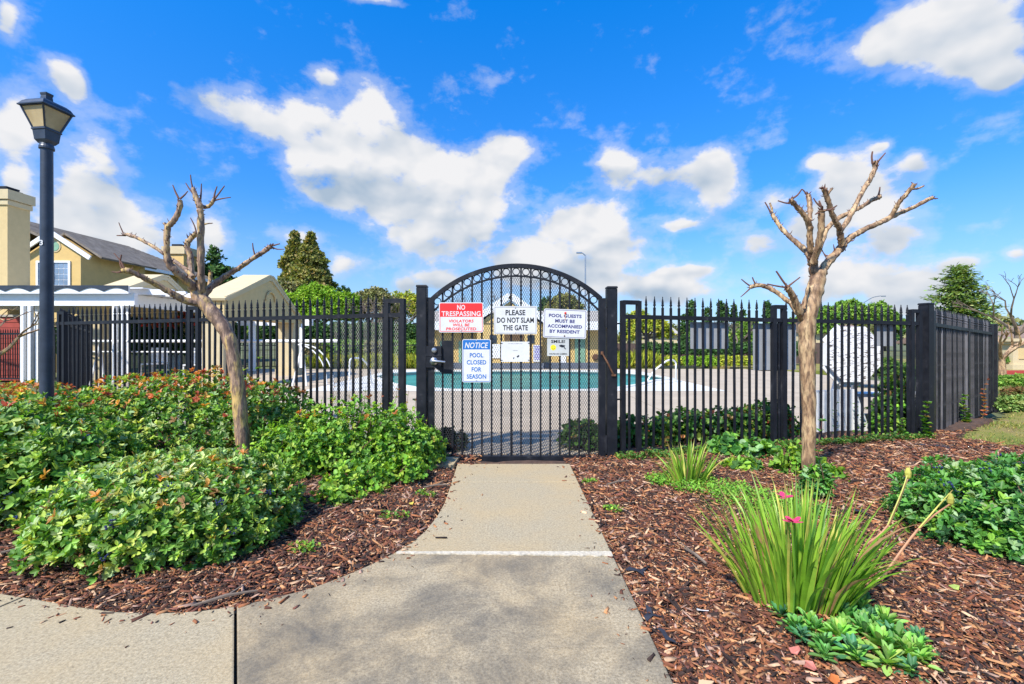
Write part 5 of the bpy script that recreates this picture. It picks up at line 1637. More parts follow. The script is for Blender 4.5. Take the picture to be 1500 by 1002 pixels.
# white trellis beyond the portal
tr = thing('trellis', 'white two-post trellis frame beyond the cream portal', 'trellis', (0, 17.4, 0))
def tx(px): return (px - CX) / F * 17.4
def tz(py): return HC - (py - CY) / F * 17.4
MB().b2((tx(352), -.06, tz(477)), (tx(458), .06, tz(468))).build('beam', M['white'], tr)
for px in (369.5, 441): MB().b2((tx(px) - .09, -.09, 0), (tx(px) + .09, .09, tz(477) - .002)).build('post', M['white'], tr)
for i in range(7):
    x_ = tx(352 + i * 17); MB().b2((x_ - .03, -.4, tz(468) + .002), (x_ + .03, .4, tz(468) + .10)).build('rafter', M['white'], tr)

# ================================================================== RIGHT-HAND STREET
ms = thing('stone_monument', 'cream stucco entry monument pillar across the road at the right edge', 'monument', (P(1484, 540, 18.2).x, 18.2, 0))
MB().b2((0, 0, .0), (3.2, 1.0, 1.02)).build('body', M['stucco_pale'], ms)
MB().b2((-.18, -.15, -.02), (3.4, 1.15, .20)).build('plinth', M['stucco_pale'], ms)
MB().b2((-.10, -.10, 1.02), (3.3, 1.1, 1.12)).b2((-.2, -.2, 1.121), (3.4, 1.2, 1.24)).build('cap', M['stucco_pale'], ms)
MB().b2((.22, -.03, .42), (.62, -.002, .86)).build('raised_panel', M['stucco'], ms)
fhs = thing('brown_roof_house', 'low house with brown roof beyond the road behind the monument', 'house', (P(1455, 520, 34).x, 34, 0))
MB().b2((-1, 0, -.1), (9, 6, 1.0)).build('wall', M['stucco'], fhs)
MB().prism([(-1, .95), (7, .95), (3, 2.4)], -1.8, 10, 'x').build('roof', M['brown_roof'], fhs)
MB().b2((.4, -.02, .1), (1.8, .0, .85)).build('window', M['dark_glass'], fhs)
wf = thing('wood_fence', 'brown wooden fence beyond the road at the right edge', 'fence', (P(1440, 520, 27).x, 27, 0))
for i in range(30):
    MB().b2((i * .17, 0, -.1), (i * .17 + .155, .02, .82 + random.uniform(-.02, .02))).build('board', M['dark_wood'], wf)
# wood fence at the back of the pool area, right of the clubhouse
wf = thing('wood_fence', 'dark brown board fence behind the shrubs on the far side of the pool', 'fence', (P(898, 520, 23).x, 23, 0))
bme = MB().b2((0, 0, -.1), (.195, .02, 1.05)).mesh('board', M['dark_wood'])
for i in range(62):
    link('board', bme, wf, (i * .205, random.uniform(-.008, .008), random.uniform(-.03, .01)))
mb = MB(); mb.bar((0, .06, .85), (12.7, .06, .85), .04, .09); mb.build('fence_rail', M['dark_wood'], wf)
# far rooftops above that fence
for (px, py, wp, hp, Y, lab, m) in ((972, 486, 40, 10, 60, 'pale distant house roof above the board fence', 'pale_roof'), (1228, 482, 70, 14, 45, 'cream walled distant house glimpsed behind the octagonal board', 'brown_roof')):
    c = P(px, py, Y); s_ = Y / F
    t = thing('distant_house', lab, 'house', (c.x, Y, 0))
    MB().b2((-wp / 2 * s_, 0, -.1), (wp / 2 * s_, 5, c.z - hp * .3 * s_)).build('wall', M['stucco_pale'], t)
    MB().prism([(-.6, c.z - hp * .3 * s_), (5.6, c.z - hp * .3 * s_), (2.5, c.z + hp * .8 * s_)], -wp * .55 * s_, wp * .55 * s_, 'x').build('roof', M[m], t)
# slender street lights
for (px, pt, Y, arm, lab) in ((857.5, 373, 42, -.5, 'tall slender grey street light far behind the gate arch'), (1266, 442, 60, 2.2, 'thin curved street light far behind the upright tree')):
    c = P(px, pt, Y)
    t = thing('street_light', lab, 'street light', (c.x, Y, 0))
    MB().tube([(0, 0, -.1), (0, 0, c.z - .3), (0, 0, c.z)], [.09, .06, .05], 8).build('pole', M['steel'], t)
    p, r_ = catmull([(0, 0, c.z - .1), (arm * .5, 0, c.z + abs(arm) * .25), (arm, 0, c.z + abs(arm) * .35)], [.05, .045, .04])
    MB().tube(p, r_, 6).build('arm', M['steel'], t)
    MB().box((arm * 1.15, 0, c.z + abs(arm) * .33), (.5, .2, .12)).build('lamp_head', M['steel'], t)

# ================================================================== SHRUBS IN THE BEDS
def shrub(label, blobs, ncl, L, pal, name='shrub', stems=40, berries=0, cat='shrub', group=None, **kw):
    B = np.array(blobs)
    c = B[:, :2].mean(0)
    t = thing(name, label, cat, (0, 0, 0), 0, group)
    base = Vector((c[0], c[1], 0)); t.location = base
    bl = [(b[0] - c[0], b[1] - c[1], b[2], b[3], b[4], b[5]) for b in blobs]
    p, ax = shrub_leaves('foliage', t, bl, ncl, L, pal, **kw)
    k = rng.choice(len(p), min(stems, len(p)), replace=False)
    roots = []
    for i in k:
        j = int(np.argmin([((p[i][0] - b[0]) / b[3]) ** 2 + ((p[i][1] - b[1]) / b[4]) ** 2 for b in bl]))
        roots.append((bl[j][0] + random.uniform(-.12, .12), bl[j][1] + random.uniform(-.12, .12), -.03))
    o = twigs_mesh(roots, [p[i] for i in k]).build('stems', M['twig'], t); o['kind'] = 'stuff'
    if berries:
        bm_ = MB()
        k = [i for i in range(len(p)) if p[i][2] > .1]
        for i in rng.choice(k, berries, replace=False):
            for _ in range(random.randint(6, 12)):
                q = Vector(p[i]) + Vector(ax[i]) * .018 + Vector((random.uniform(-.022, .022), random.uniform(-.022, .022), random.uniform(-.015, .018)))
                bm_.lathe([(.001, -.0055), (.005, -.003), (.0058, 0), (.005, .003), (.001, .0055)], q, 6)
        o = bm_.build('berries', M['berry'], t, smooth=True); o['kind'] = 'stuff'
    return t
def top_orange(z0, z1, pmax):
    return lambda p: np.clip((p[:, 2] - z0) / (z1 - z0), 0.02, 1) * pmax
HEDGE_CORE = dict(per=(6, 9), ratio=.43)
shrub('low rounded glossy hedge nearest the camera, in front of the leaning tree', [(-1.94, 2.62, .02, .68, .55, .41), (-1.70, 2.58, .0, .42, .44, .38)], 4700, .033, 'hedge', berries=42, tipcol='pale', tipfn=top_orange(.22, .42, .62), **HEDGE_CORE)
shrub('wide hedge mound behind the leaning tree, flushed orange on top', [(-3.05, 4.15, .02, 1.05, .68, .78), (-2.35, 4.25, .0, .62, .55, .70), (-3.6, 3.9, 0, .7, .6, .66)], 6600, .035, 'hedge', berries=36, tipcol='orange', tipfn=top_orange(.50, .85, .55), **HEDGE_CORE)
shrub('dark green hedge mound cut by the left edge of the photo', [(-3.55, 3.12, .02, .85, .66, .64), (-2.95, 3.05, .0, .45, .48, .52)], 4200, .044, 'hedge', berries=36, tipcol='orange', tipfn=top_orange(.45, .7, .12), **HEDGE_CORE)
shrub('orange tipped hedge round the foot of the lamp post', [(-4.9, 4.55, .0, .9, .55, .66), (-5.9, 5.0, 0, .8, .5, .62)], 2600, .040, 'hedge', tipcol='orange', tipfn=top_orange(.4, .62, .7), **HEDGE_CORE)
shrub('loose yellow green shrub beside the gate latch post', [(-1.45, 3.92, .0, .50, .36, .56), (-1.00, 3.98, .0, .34, .30, .50), (-1.85, 3.75, 0, .35, .35, .40), (-.80, 4.10, 0, .20, .20, .34)], 3100, .034, 'weedy', per=(4, 6), ratio=.62, tipcol='orange', tipfn=top_orange(.40, .65, .20), tilt=(30, 95), depth=.6, bump_=.22, stems=110)
shrub('low trailing green shrub spilling onto the mulch left of the path', [(-1.16, 3.42, 0, .27, .20, .19), (-.86, 3.64, 0, .20, .17, .19), (-1.20, 3.12, 0, .16, .12, .10)], 560, .038, 'weedy', per=(4, 6), ratio=.62, tilt=(30, 95), depth=.7, bump_=.25, stems=50)
shrub('dense blue green berry bush in the bed at the right edge', [(2.68, 2.52, .03, .48, .46, .36), (3.12, 2.62, .03, .56, .50, .35), (2.70, 2.30, 0, .36, .24, .26)], 3500, .034, 'teal', berries=60, **HEDGE_CORE)
# sprigs that grow up through the left fence
def sprig(name, label, base, h_, n, L, pal, lean=(0, 0), tip='orange', cat='plant', group=None, ratio=.55, r_=.004):
    t = thing(name, label, cat, base, 0, group)
    pts = [Vector((lean[0] * f + .02 * math.sin(f * 7), lean[1] * f, h_ * f)) for f in (0, .3, .6, 1)]
    p, rr = catmull(pts, [r_, r_ * .8, r_ * .6, r_ * .4], 4)
    MB().tube(p, rr, 5).build('stem', M['twig'], t)
    m = n
    f = rng.uniform(.08, 1, m)
    C = np.array([tuple(p[int(q * (len(p) - 1))]) for q in f])
    a = rng.uniform(0, 2 * math.pi, m)
    D = np.stack([np.cos(a), np.sin(a), rng.uniform(.1, .9, m)], 1)
    c = pick(PAL[pal], m)
    if tip:
        s_ = (rng.random(m) < .45 * f); c[s_] = pick(PAL[tip], s_.sum())
    LL = L * rng.uniform(.6, 1.2, m) * (1.15 - .5 * f)
    o = link('leaves', leaf_mesh('leaves', C, D, np.tile([0, 0, 1.0], (m, 1)) + rng.normal(size=(m, 3)) * .2, LL, LL * ratio, c, M['leaf']), t)
    o['kind'] = 'stuff'
    return t
for i, (px, pt, Y) in enumerate(((425, 575, 4.6), (470, 582, 4.4), (492, 560, 4.5), (512, 574, 4.35), (538, 566, 4.3), (560, 575, 4.25), (578, 563, 4.25), (598, 572, 4.2), (612, 580, 4.18), (628, 612, 4.15))):
    c = P(px, pt, Y)
    sprig('leafy_shoot', 'thin leafy shoot standing above the yellow green shrub against the left fence', (c.x, Y, 0), c.z, 34, .040, 'weedy', (random.uniform(-.05, .05), 0), group='shoots rising from the shrub by the left fence')
c = P(368, 500, 4.9)
# tall green shoots right of the leaning trunk
sprig('leafy_shoot', 'tall bushy green shoot just right of the leaning trunk', (P(374, 560, 4.75).x, 4.75, 0), 1.0, 150, .055, 'hedge', (.04, 0), tip=None)
sprig('leafy_shoot', 'green shoot between the leaning trunk and the next fence bars', (P(360, 560, 4.8).x, 4.8, 0), .86, 110, .055, 'hedge', (-.03, 0), tip=None)
# ivy behind the right fence
shrub('dark ivy bank behind the right fence left of the upright tree', [(1.35, 4.85, 0, .35, .22, .30), (1.9, 5.0, 0, .45, .24, .34), (2.5, 5.15, 0, .45, .24, .33), (2.95, 5.25, 0, .36, .24, .40)], 1900, .048, 'ivy', name='ivy', cat='ivy', per=(4, 6), ratio=.75, tipcol='orange', tipfn=lambda p: np.full(len(p), .06), tilt=(40, 95), bump_=.2, depth=.6)
shrub('ivy climbing behind the fence bars near the right corner', [(4.55, 5.42, 0, .24, .18, .46), (4.75, 5.65, 0, .26, .2, .62), (4.30, 5.30, 0, .12, .10, .22)], 1500, .045, 'ivy', name='ivy', cat='ivy', per=(4, 6), ratio=.7, tilt=(40, 95), bump_=.2, depth=.7, tipcol='clover', tipfn=lambda p: np.full(len(p), .35))
shrub('dark little shrub inside the gate at its latch side foot', [(-.66, 4.68, 0, .20, .16, .20)], 300, .04, [((.04, .07, .03), 2), ((.10, .05, .04), 1)], per=(4, 6), ratio=.5)
shrub('green shrub inside the gate at its hinge side foot', [(.74, 4.75, 0, .24, .20, .26), (.98, 4.7, 0, .18, .16, .2)], 520, .045, 'ivy', per=(4, 6), ratio=.65)
shrub('leafy green plant in front of the right fence left of the tree', [(2.05, 4.32, 0, .15, .12, .20), (2.32, 4.28, 0, .18, .12, .16)], 200, .06, 'teal', per=(4, 6), ratio=.75, tilt=(40, 90), stems=18)
shrub('low green weed in the mulch left of the upright trunk', [(1.95, 3.85, 0, .16, .12, .10)], 110, .05, 'weedy', per=(5, 7), ratio=.45, tilt=(40, 90), stems=10)
shrub('green weeds just behind the upright trunk', [(2.32, 3.75, 0, .16, .14, .24), (2.45, 3.55, 0, .14, .12, .14)], 260, .045, 'weedy', per=(4, 6), ratio=.45, tilt=(30, 80), stems=16)
shrub('fine dark leafed sapling growing against the upright trunk', [(2.055, 3.08, .06, .09, .07, .18)], 150, .04, 'teal', per=(4, 7), ratio=.35, tilt=(40, 80), stems=8)
sprig('sapling', 'slim dark sapling climbing the front of the upright trunk', (2.05, 3.02, 0), .62, 120, .045, 'teal', (.0, 0), tip=None, ratio=.35)
sprig('corner_plant', 'bushy green plant climbing the corner post of the right fence', (4.52, 4.98, 0), .46, 190, .062, 'ivy', (.02, 0), tip='clover')
sprig('corner_plant', 'shorter green plant left of the corner post', (4.25, 4.95, 0), .28, 80, .05, 'ivy', (.0, 0), tip='clover')
sprig('corner_plant', 'green plant halfway along the dark side fence', (5.95, 5.98, 0), .42, 130, .065, 'ivy', (.0, 0), tip='clover')
sprig('corner_plant', 'reddish twiggy plant near the far end of the side fence', (6.55, 6.35, 0), .62, 60, .05, [((.4, .05, .06), 1), ((.3, .1, .1), 1)] and 'orange', (.08, 0), tip=None)
for i, (px, Y_) in enumerate(((1222, 5.3), (1252, 5.32), (1262, 5.3), (1325, 5.35))):
    c = P(px, 560, Y_)
    sprig('climbing_vine', 'thin vine climbing in front of the low white board and bars, %s' % ('leftmost', 'second', 'third', 'nearest the corner')[i], (c.x, Y_, 0), (.42, .62, .35, .75)[i], 46, .045, 'ivy', (.03, 0), tip=None, cat='vine')
# creeping green along the foot of the right fence
def creeping(label, line, n, pal, L=.022, h_=.05, name='ground_cover'):
    xs = []; 
    for (x, y, r_) in line:
        m = int(n / len(line)); a = rng.uniform(0, 2 * math.pi, m); q = np.sqrt(rng.random(m)) * r_
        xs.append(np.stack([x + np.cos(a) * q * 1.6, y + np.sin(a) * q, np.zeros(m)], 1))
    C = np.concatenate(xs); C[:, 2] = bed_height(C[:, 0], C[:, 1]) + rng.random(len(C)) * h_
    a = rng.uniform(0, 2 * math.pi, len(C))
    D = np.stack([np.cos(a), np.sin(a), rng.uniform(.1, 1.0, len(C))], 1)
    LL = L * rng.uniform(.6, 1.4, len(C))
    o = link(name, leaf_mesh(name, C, D, np.tile([0, 0, 1.0], (len(C), 1)) + rng.normal(size=(len(C), 3)) * .2, LL, LL * .6, pick(PAL[pal], len(C)), M['leaf'], T_KITE))
    return tagv(o, label, 'ground cover', kind='stuff')
creeping('creeping greenery along the foot of the right fence', [(1.1 + .28 * i, 4.25 + .06 * i, .09) for i in range(13)], 3800, 'ivy', .028)
creeping('bright green clover patch round the small iris clump', [(1.30, 3.55, .16), (1.45, 3.30, .17), (1.62, 3.05, .18), (1.75, 2.85, .14)], 5200, 'clover', .020, .05)
creeping('sparse weeds along the curved edge of the path', [(-.62, 3.3, .05), (-.75, 2.9, .06), (-1.1, 2.42, .05), (.62, 3.6, .04), (.66, 3.0, .04)], 420, 'weedy', .024, .03)

# ================================================================== IRIS CLUMPS
def blade(h_, w_, lean, az_, droop, curl=0.0):
    mb = MB(); n = 7
    d = Vector((math.cos(az_), math.sin(az_), 0)); s_ = Vector((-d.y, d.x, 0))
    s_ = (s_ * math.cos(curl) + Vector((0, 0, 1)) * 0 + d * math.sin(curl)).normalized()
    vs = []
    for i in range(n + 1):
        f = i / n
        ang = lean + droop * f * f
        # integrate along a curved spine
        if i == 0: p = Vector((0, 0, 0))
        else: p = p + (d * math.sin(ang) + Vector((0, 0, 1)) * math.cos(ang)) * (h_ / n)
        wd = w_ * (.55 + .9 * f * (1 - f) * 1.8) * (1 - f ** 3.0) + .0006
        up = (d * math.cos(ang) - Vector((0, 0, 1)) * math.sin(ang))
        vs += [p - s_ * wd / 2, p + up * wd * .14, p + s_ * wd / 2]
    fs = []
    for i in range(n):
        a = i * 3
        fs += [(a, a + 1, a + 4, a + 3), (a + 1, a + 2, a + 5, a + 4)]
    mb.add(vs, fs)
    return mb
GR = [simple('blade_green_a', (.20, .40, .03), .42, 0, .25, 12), simple('blade_green_b', (.30, .50, .05), .42, 0, .2, 12), simple('blade_green_c', (.12, .28, .03), .45, 0, .25, 12),
      simple('blade_yellow', (.55, .52, .10), .5, 0, .25, 12), simple('blade_dry', (.42, .24, .11), .7, 0, .3, 12)]
for m_ in GR:      # thin leaves let some light through; the tips are brown and dry
    n_ = m_.node_tree; b_ = next(x for x in n_.nodes if x.type == 'BSDF_PRINCIPLED')
    tc_ = n_.nodes.new('ShaderNodeTexCoord'); sp3 = n_.nodes.new('ShaderNodeSeparateXYZ'); n_.links.new(tc_.outputs['Generated'], sp3.inputs[0])
    src = b_.inputs['Base Color'].links[0].from_socket
    n_.links.new(mixn(n_, ramp(n_, sp3.outputs['Z'], [(.90, (0, 0, 0)), (.99, (.85,) * 3)]), src, (.30, .17, .06)), b_.inputs['Base Color'])
    n_ = m_.node_tree; b_ = next(x for x in n_.nodes if x.type == 'BSDF_PRINCIPLED'); out_ = next(x for x in n_.nodes if x.type == 'OUTPUT_MATERIAL')
    src = b_.inputs['Base Color'].links[0].from_socket
    tr_ = n_.nodes.new('ShaderNodeBsdfTranslucent'); n_.links.new(src, tr_.inputs[0])
    mx = n_.nodes.new('ShaderNodeMixShader'); mx.inputs[0].default_value = .32
    n_.links.new(b_.outputs[0], mx.inputs[1]); n_.links.new(tr_.outputs[0], mx.inputs[2]); n_.links.new(mx.outputs[0], out_.inputs[0])
def iris(label, loc, n, hr, wr, spread, rbase, weights, asym=(0, 0)):
    t = thing('iris_clump', label, 'iris', loc)
    for i in range(n):
        a = random.uniform(0, 2 * math.pi)
        q = math.sqrt(random.random())
        lean = q * spread * random.uniform(.6, 1.1)
        h_ = random.uniform(*hr) * (1.0 - .12 * q)
        m_ = random.choices(GR, weights)[0]
        mb = blade(h_, random.uniform(*wr), lean, a, random.uniform(.0, .75) * (0.35 + q), random.uniform(-.9, .9))
        me = mb.mesh('leaf', m_, smooth=True, fix=False)
        link('leaf', me, t, (math.cos(a) * q * rbase[0] + asym[0] * q * math.cos(a), math.sin(a) * q * rbase[1], -.01))
    return t
ic = at(1182, 893, .02)
IC = iris('large spiky bright green iris clump in the right foreground', (ic.x, ic.y + .06, bz(ic.x, ic.y)), 290, (.32, .60), (.011, .023), .42, (.19, .13), (5, 6, 2, 1.6, .9))
ic2 = at(1008, 706, .02)
iris('small yellow green iris clump near the gate hinge post', (ic2.x, ic2.y, bz(ic2.x, ic2.y)), 100, (.24, .42), (.011, .020), .62, (.13, .08), (2, 5, .6, 3, .4))
# two thin reddish stalks and pods leaning out of the large clump
for (pts, lab) in (([(1265, 800, 2.1), (1300, 770, 2.15), (1330, 700, 2.2)], 'long dry seed stalk leaning right out of the large iris clump'),
                   ([(1290, 850, 2.0), (1345, 775, 2.05), (1392, 738, 2.1)], 'reddish forked dry stalk in front of the blue green berry bush')):
    w_ = [P(*q) for q in pts]
    t = thing('dry_stalk', lab, 'stalk', w_[0]); w_ = [q - w_[0] for q in w_]
    p, r_ = catmull(w_, [.006, .0045, .003], 5)
    MB().tube(p, r_, 6).build('stem', simple('reddish_stalk', (.42, .20, .10), .6, 0, .3, 20), t)
    p2, r2 = catmull([w_[1], w_[1].lerp(w_[2], .5) + Vector((.02, 0, .05)), w_[2] + Vector((.02, .01, .06))], [.004, .0035, .002], 4)
    MB().tube(p2, r2, 5).build('stem', GR[3], t)
    MB().lathe([(.002, 0), (.012, .015), (.014, .035), (.008, .055), (.002, .062)], w_[2] - Vector((0, 0, .01)), 8).build('seed_pod', GR[3], t)
# pink blooms
def bloom(px, py, Y, label):
    c = P(px, py, Y)
    t = thing('pink_flower', label, 'flower', (c.x, c.y, 0))
    MB().tube([(0, 0, 0), (.01, 0, c.z * .5), (0, 0, c.z)], .0025, 5).build('stem', GR[2], t)
    for k in range(5):
        a = k * 1.26 + random.random() * .4
        d = Vector((math.cos(a), math.sin(a) * .6, random.uniform(.1, .6))).normalized(); s_ = d.cross(Vector((0, 0, 1))).normalized() * .012
        o = Vector((0, 0, c.z))
        MB().add([o, o + d * .015 + s_, o + d * .034 + s_ * .7, o + d * .038, o + d * .034 - s_ * .7, o + d * .015 - s_], [(0, 1, 2, 3, 4, 5)]).build('petal', M['petal'], t)
bloom(1150, 729, 1.80, 'pink flower standing above the large iris clump, higher one')
bloom(1161, 765, 1.74, 'pink flower among the large iris leaves, lower one')
# rosette plant in the right foreground corner
def rosette_plant(label, spots):
    t = thing('spurge_plant', label, 'plant', (spots[0][0], spots[0][1], 0))
    for (x, y, z, L_, n, cidx) in spots:
        x -= spots[0][0]; y -= spots[0][1]
        i = np.arange(n); a = i * 2.4 + rng.random(); f = i / n
        D = np.stack([np.cos(a) * (1 - .55 * f), np.sin(a) * (1 - .55 * f), .15 + .95 * f], 1)
        C = np.tile([x, y, z], (n, 1)) + np.stack([0 * f, 0 * f, (f - .5) * .03], 1)
        LL = L_ * (1.1 - .5 * f) * rng.uniform(.7, 1.15, n)
        D = D + rng.normal(size=(n, 3)) * .16 + rng.normal(size=3) * .18
        pal = [[((.12, .30, .07), 1)], [((.20, .40, .08), 1), ((.30, .46, .12), .5)], [((.06, .18, .08), 1)]][cidx]
        o = link('rosette', leaf_mesh('rosette', C, D, np.tile([0, 0, 1.0], (n, 1)), LL, LL * .33, pick(pal, n, .35), M['leaf']), t)
        MB().tube([(x * .55, y * .55, .0), (x * .9, y * .9, z * .6), (x, y, z)], .004, 5).build('stem', GR[2], t)
    return t
sp_ = []
for (px, py, Y, L_, c_) in ((1150, 908, 1.80, .055, 1), (1185, 935, 1.72, .055, 1), (1215, 905, 1.84, .055, 2), (1240, 920, 1.76, .060, 0), (1230, 955, 1.65, .060, 1), (1262, 905, 1.82, .050, 1),
                           (1268, 945, 1.66, .065, 0), (1295, 925, 1.72, .060, 1), (1288, 965, 1.60, .065, 1), (1318, 950, 1.63, .060, 0), (1325, 975, 1.57, .060, 1), (1300, 990, 1.52, .060, 1), (1345, 985, 1.56, .055, 1),
                           (1165, 945, 1.70, .045, 0), (1208, 965, 1.60, .050, 0), (1250, 980, 1.56, .055, 2), (1345, 960, 1.62, .05, 2), (1270, 925, 1.74, .05, 2)):
    c = P(px, py, Y)
    sp_.append((c.x, c.y, max(c.z, .03), L_ * 1.35, 26, c_))
    sp_.append((c.x + random.uniform(-.06, .06), c.y + random.uniform(-.05, .05), max(c.z * .6, .03), L_ * 1.1, 18, random.choice((0, 1, 2))))
rosette_plant('low bright green spurge with leaf rosettes at the foot of the large iris clump', sp_)

# litter on the mulch
def litter(name, label, px, py, size, mat, rot, th=.003, shape=None, cat='leaf'):
    c = at(px, py, .03)
    z = bz(c.x, c.y) + .022
    pts = shape or [(-.5, 0), (-.3, .28), (.1, .34), (.5, .04), (.15, -.3), (-.25, -.26)]
    mb = MB(); n = len(pts)
    top = [Vector((p[0] * size, p[1] * size, th + .006 * math.sin(i * 2.1))) for i, p in enumerate(pts)]
    bot = [v_ - Vector((0, 0, th)) for v_ in top]
    mb.add(top + bot, [tuple(range(n)), tuple(range(n, 2 * n))[::-1]] + [(i, (i + 1) % n, n + (i + 1) % n, n + i) for i in range(n)])
    o = mb.build(name, mat, loc=(c.x, c.y, z), rot=(random.uniform(-.2, .2), random.uniform(-.2, .2), rot))
    return tagv(o, label, cat)
ylw = simple('yellow_fallen_leaf', (.62, .50, .08), .6, 0, .2, 20)
litter('fallen_leaf', 'salmon pink dry leaf left of the spurge', 1165, 946, .05, M['petal_dull'], .5)
litter('fallen_leaf', 'salmon pink dry leaf below the spurge', 1186, 968, .055, M['petal_dull'], 1.5)
litter('fallen_leaf', 'orange fallen leaf between the spurge and the photo bottom', 1222, 990, .05, simple('orange_leaf', (.55, .16, .04), .6), 1.2)
litter('fallen_leaf', 'pale tan leaf on the mulch near the bottom edge', 1035, 991, .055, simple('tan_leaf', (.55, .35, .20), .6), .1)
litter('fallen_leaf', 'pale yellow leaf on the mulch at the front left', 45, 866, .07, ylw, .4)
litter('fallen_leaf', 'yellow fallen leaf on the mulch beside the trailing shrub', 603, 732, .045, ylw, 1.3)
litter('fallen_leaf', 'small yellow leaf by the hedge bottom at the path curve', 150, 884, .05, ylw, 2.0)
litter('fallen_leaf', 'yellow green leaf on the mulch below the berry bush', 1398, 868, .055, simple('yellow_green_leaf', (.38, .46, .10), .5), .7)
litter('paper_scrap', 'small white paper scrap left of the large iris clump', 1029, 887, .045, M['white_worn'], .0, shape=[(-.5, -.12), (.5, -.14), (.5, .12), (-.48, .14)], cat='scrap')
rag = [(-.5, .05), (-.3, .22), (.05, .12), (.5, .3), (.3, 0), (.12, -.1), (.05, -.5), (-.12, -.15)]
litter('fabric_scrap', 'torn dark landscape fabric scrap beside the path, upper one', 936, 824, .13, M['fabric'], 0, shape=rag, cat='scrap')
litter('fabric_scrap', 'torn dark landscape fabric scrap beside the path, lower one', 952, 888, .09, M['fabric'], 1.1, shape=rag, cat='scrap')
litter('fabric_strip', 'curled strip of dark fabric on the mulch right of the path', 974, 915, .15, M['fabric'], -1.35, shape=[(-.5, .03), (-.2, .10), (.15, .04), (.5, .12), (.5, .02), (.15, -.07), (-.2, 0), (-.5, -.07)], cat='scrap')
litter('fabric_scrap', 'dark blue fabric scrap behind the large iris clump', 1262, 759, .12, M['fabric'], .3, shape=rag, cat='scrap')
c = at(1078, 668, .02)
o = MB().prism([(-.20, -.06), (-.10, .05), (.16, .06), (.22, 0), (.16, -.07), (-.05, -.08)], -.02, .045).build('flat_stone', M['stone'], loc=(c.x, c.y + .05, bz(c.x, c.y)), rot=(0, 0, .1))
tagv(o, 'dark flat stone lying against the foot of the right fence', 'stone')
# black edging strip at the edge of the lawn
mb = MB(); pts = [at(1340, 652, .03), at(1382, 655, .04), at(1400, 661, .03), at(1440, 666, .03), at(1500, 676, .02)]
p, r_ = catmull(pts, [.018] * 5, 4)
tagv(MB().tube(p, r_, 6).build('edging_strip', M['fabric']), 'black edging strip between the mulch and the sloping lawn', 'edging')
# bigger sticks of mulch that can be told apart
for i, (px, py, ln, ro, lab) in enumerate(((640, 706, .20, .2, 'long pale stick on the mulch near the concrete footing'), (45, 800, .22, .5, 'long stick on the mulch under the left hedge'), (330, 868, .24, .45, 'long splinter of bark by the path curve below the front hedge'),
                                   (905, 706, .20, .35, 'forked stick on the mulch at the right edge of the path'), (1018, 812, .16, 1.9, 'grey forked twig left of the large iris clump'))):
    c = at(px, py, .03); z = bz(c.x, c.y) + .03
    d = Vector((math.cos(ro), math.sin(ro), .04)) * ln / 2
    mb = MB(); mb.tube([-d, Vector((0, .006, .008)), d], [.006, .008, .004], 6); mb.tube([Vector((0, .004, .006)), d * .6 + Vector((-.02, .05, .02))], [.005, .002], 5)
    tagv(mb.build('stick', M['bark_far'], loc=(c.x, c.y, z)), lab, 'stick')

# ================================================================== BACKGROUND PLANTING
DARKG = [((.03, .075, .02), 3), ((.05, .11, .03), 3), ((.09, .16, .04), 1.5)]
MIDG = [((.09, .19, .03), 3), ((.15, .27, .04), 3), ((.23, .34, .06), 2)]
LIMEG = [((.17, .31, .02), 3), ((.26, .40, .04), 3), ((.11, .21, .02), 2)]
OLIVE = [((.17, .18, .07), 3), ((.25, .24, .10), 3), ((.30, .27, .15), 2), ((.11, .13, .04), 2)]
BROWNG = [((.17, .19, .05), 3), ((.24, .24, .07), 3), ((.34, .28, .10), 2), ((.09, .11, .03), 2)]
YELG = [((.30, .34, .03), 3), ((.42, .42, .06), 3), ((.18, .24, .03), 2)]
PINE = [((.12, .19, .05), 3), ((.18, .27, .08), 3), ((.28, .36, .13), 2), ((.06, .10, .03), 1)]
def bgplant(name, label, cat, px, Y, blobs, n, L, pal, trunk=None, group=None, depth=.5, bump_=.2, up=.1):
    """blobs in photo pixels: (px, py centre, half width, half height)"""
    s_ = Y / F
    x0 = (px - CX) * s_
    t = thing(name, label, cat, (x0, Y, 0), 0, group)
    bl = []
    for b in blobs:
        c = P(b[0], b[1], Y); dy = b[4] * s_ if len(b) > 4 else 0
        bl.append((c.x - x0, dy, c.z, b[2] * s_, max(b[2], 8) * s_ * .8, b[3] * s_))
    shrub_leaves('crown' if trunk else 'foliage', t, bl, n, L, pal, per=(3, 5), ratio=.6, zmin=-.05, tilt=(20, 100), mat=M['leaf_far'], template=T_KITE, depth=depth, bump_=bump_, up=up)
    if trunk:
        ztop = P(px, trunk, Y).z
        mb = MB(); mb.tube([(0, 0, -.15), (.05 * s_, 0, ztop * .5), (0, 0, ztop)], [4 * s_, 3 * s_, 1.6 * s_], 8)
        for b in bl:
            mb.tube([(0, 0, ztop * .55), (b[0] * .5, b[1] * .5, (ztop * .55 + b[2]) / 2), (b[0], b[1], b[2])], [2.2 * s_, 1.5 * s_, .7 * s_], 5)
        mb.build('trunk', M['bark_far'], t)
    return t
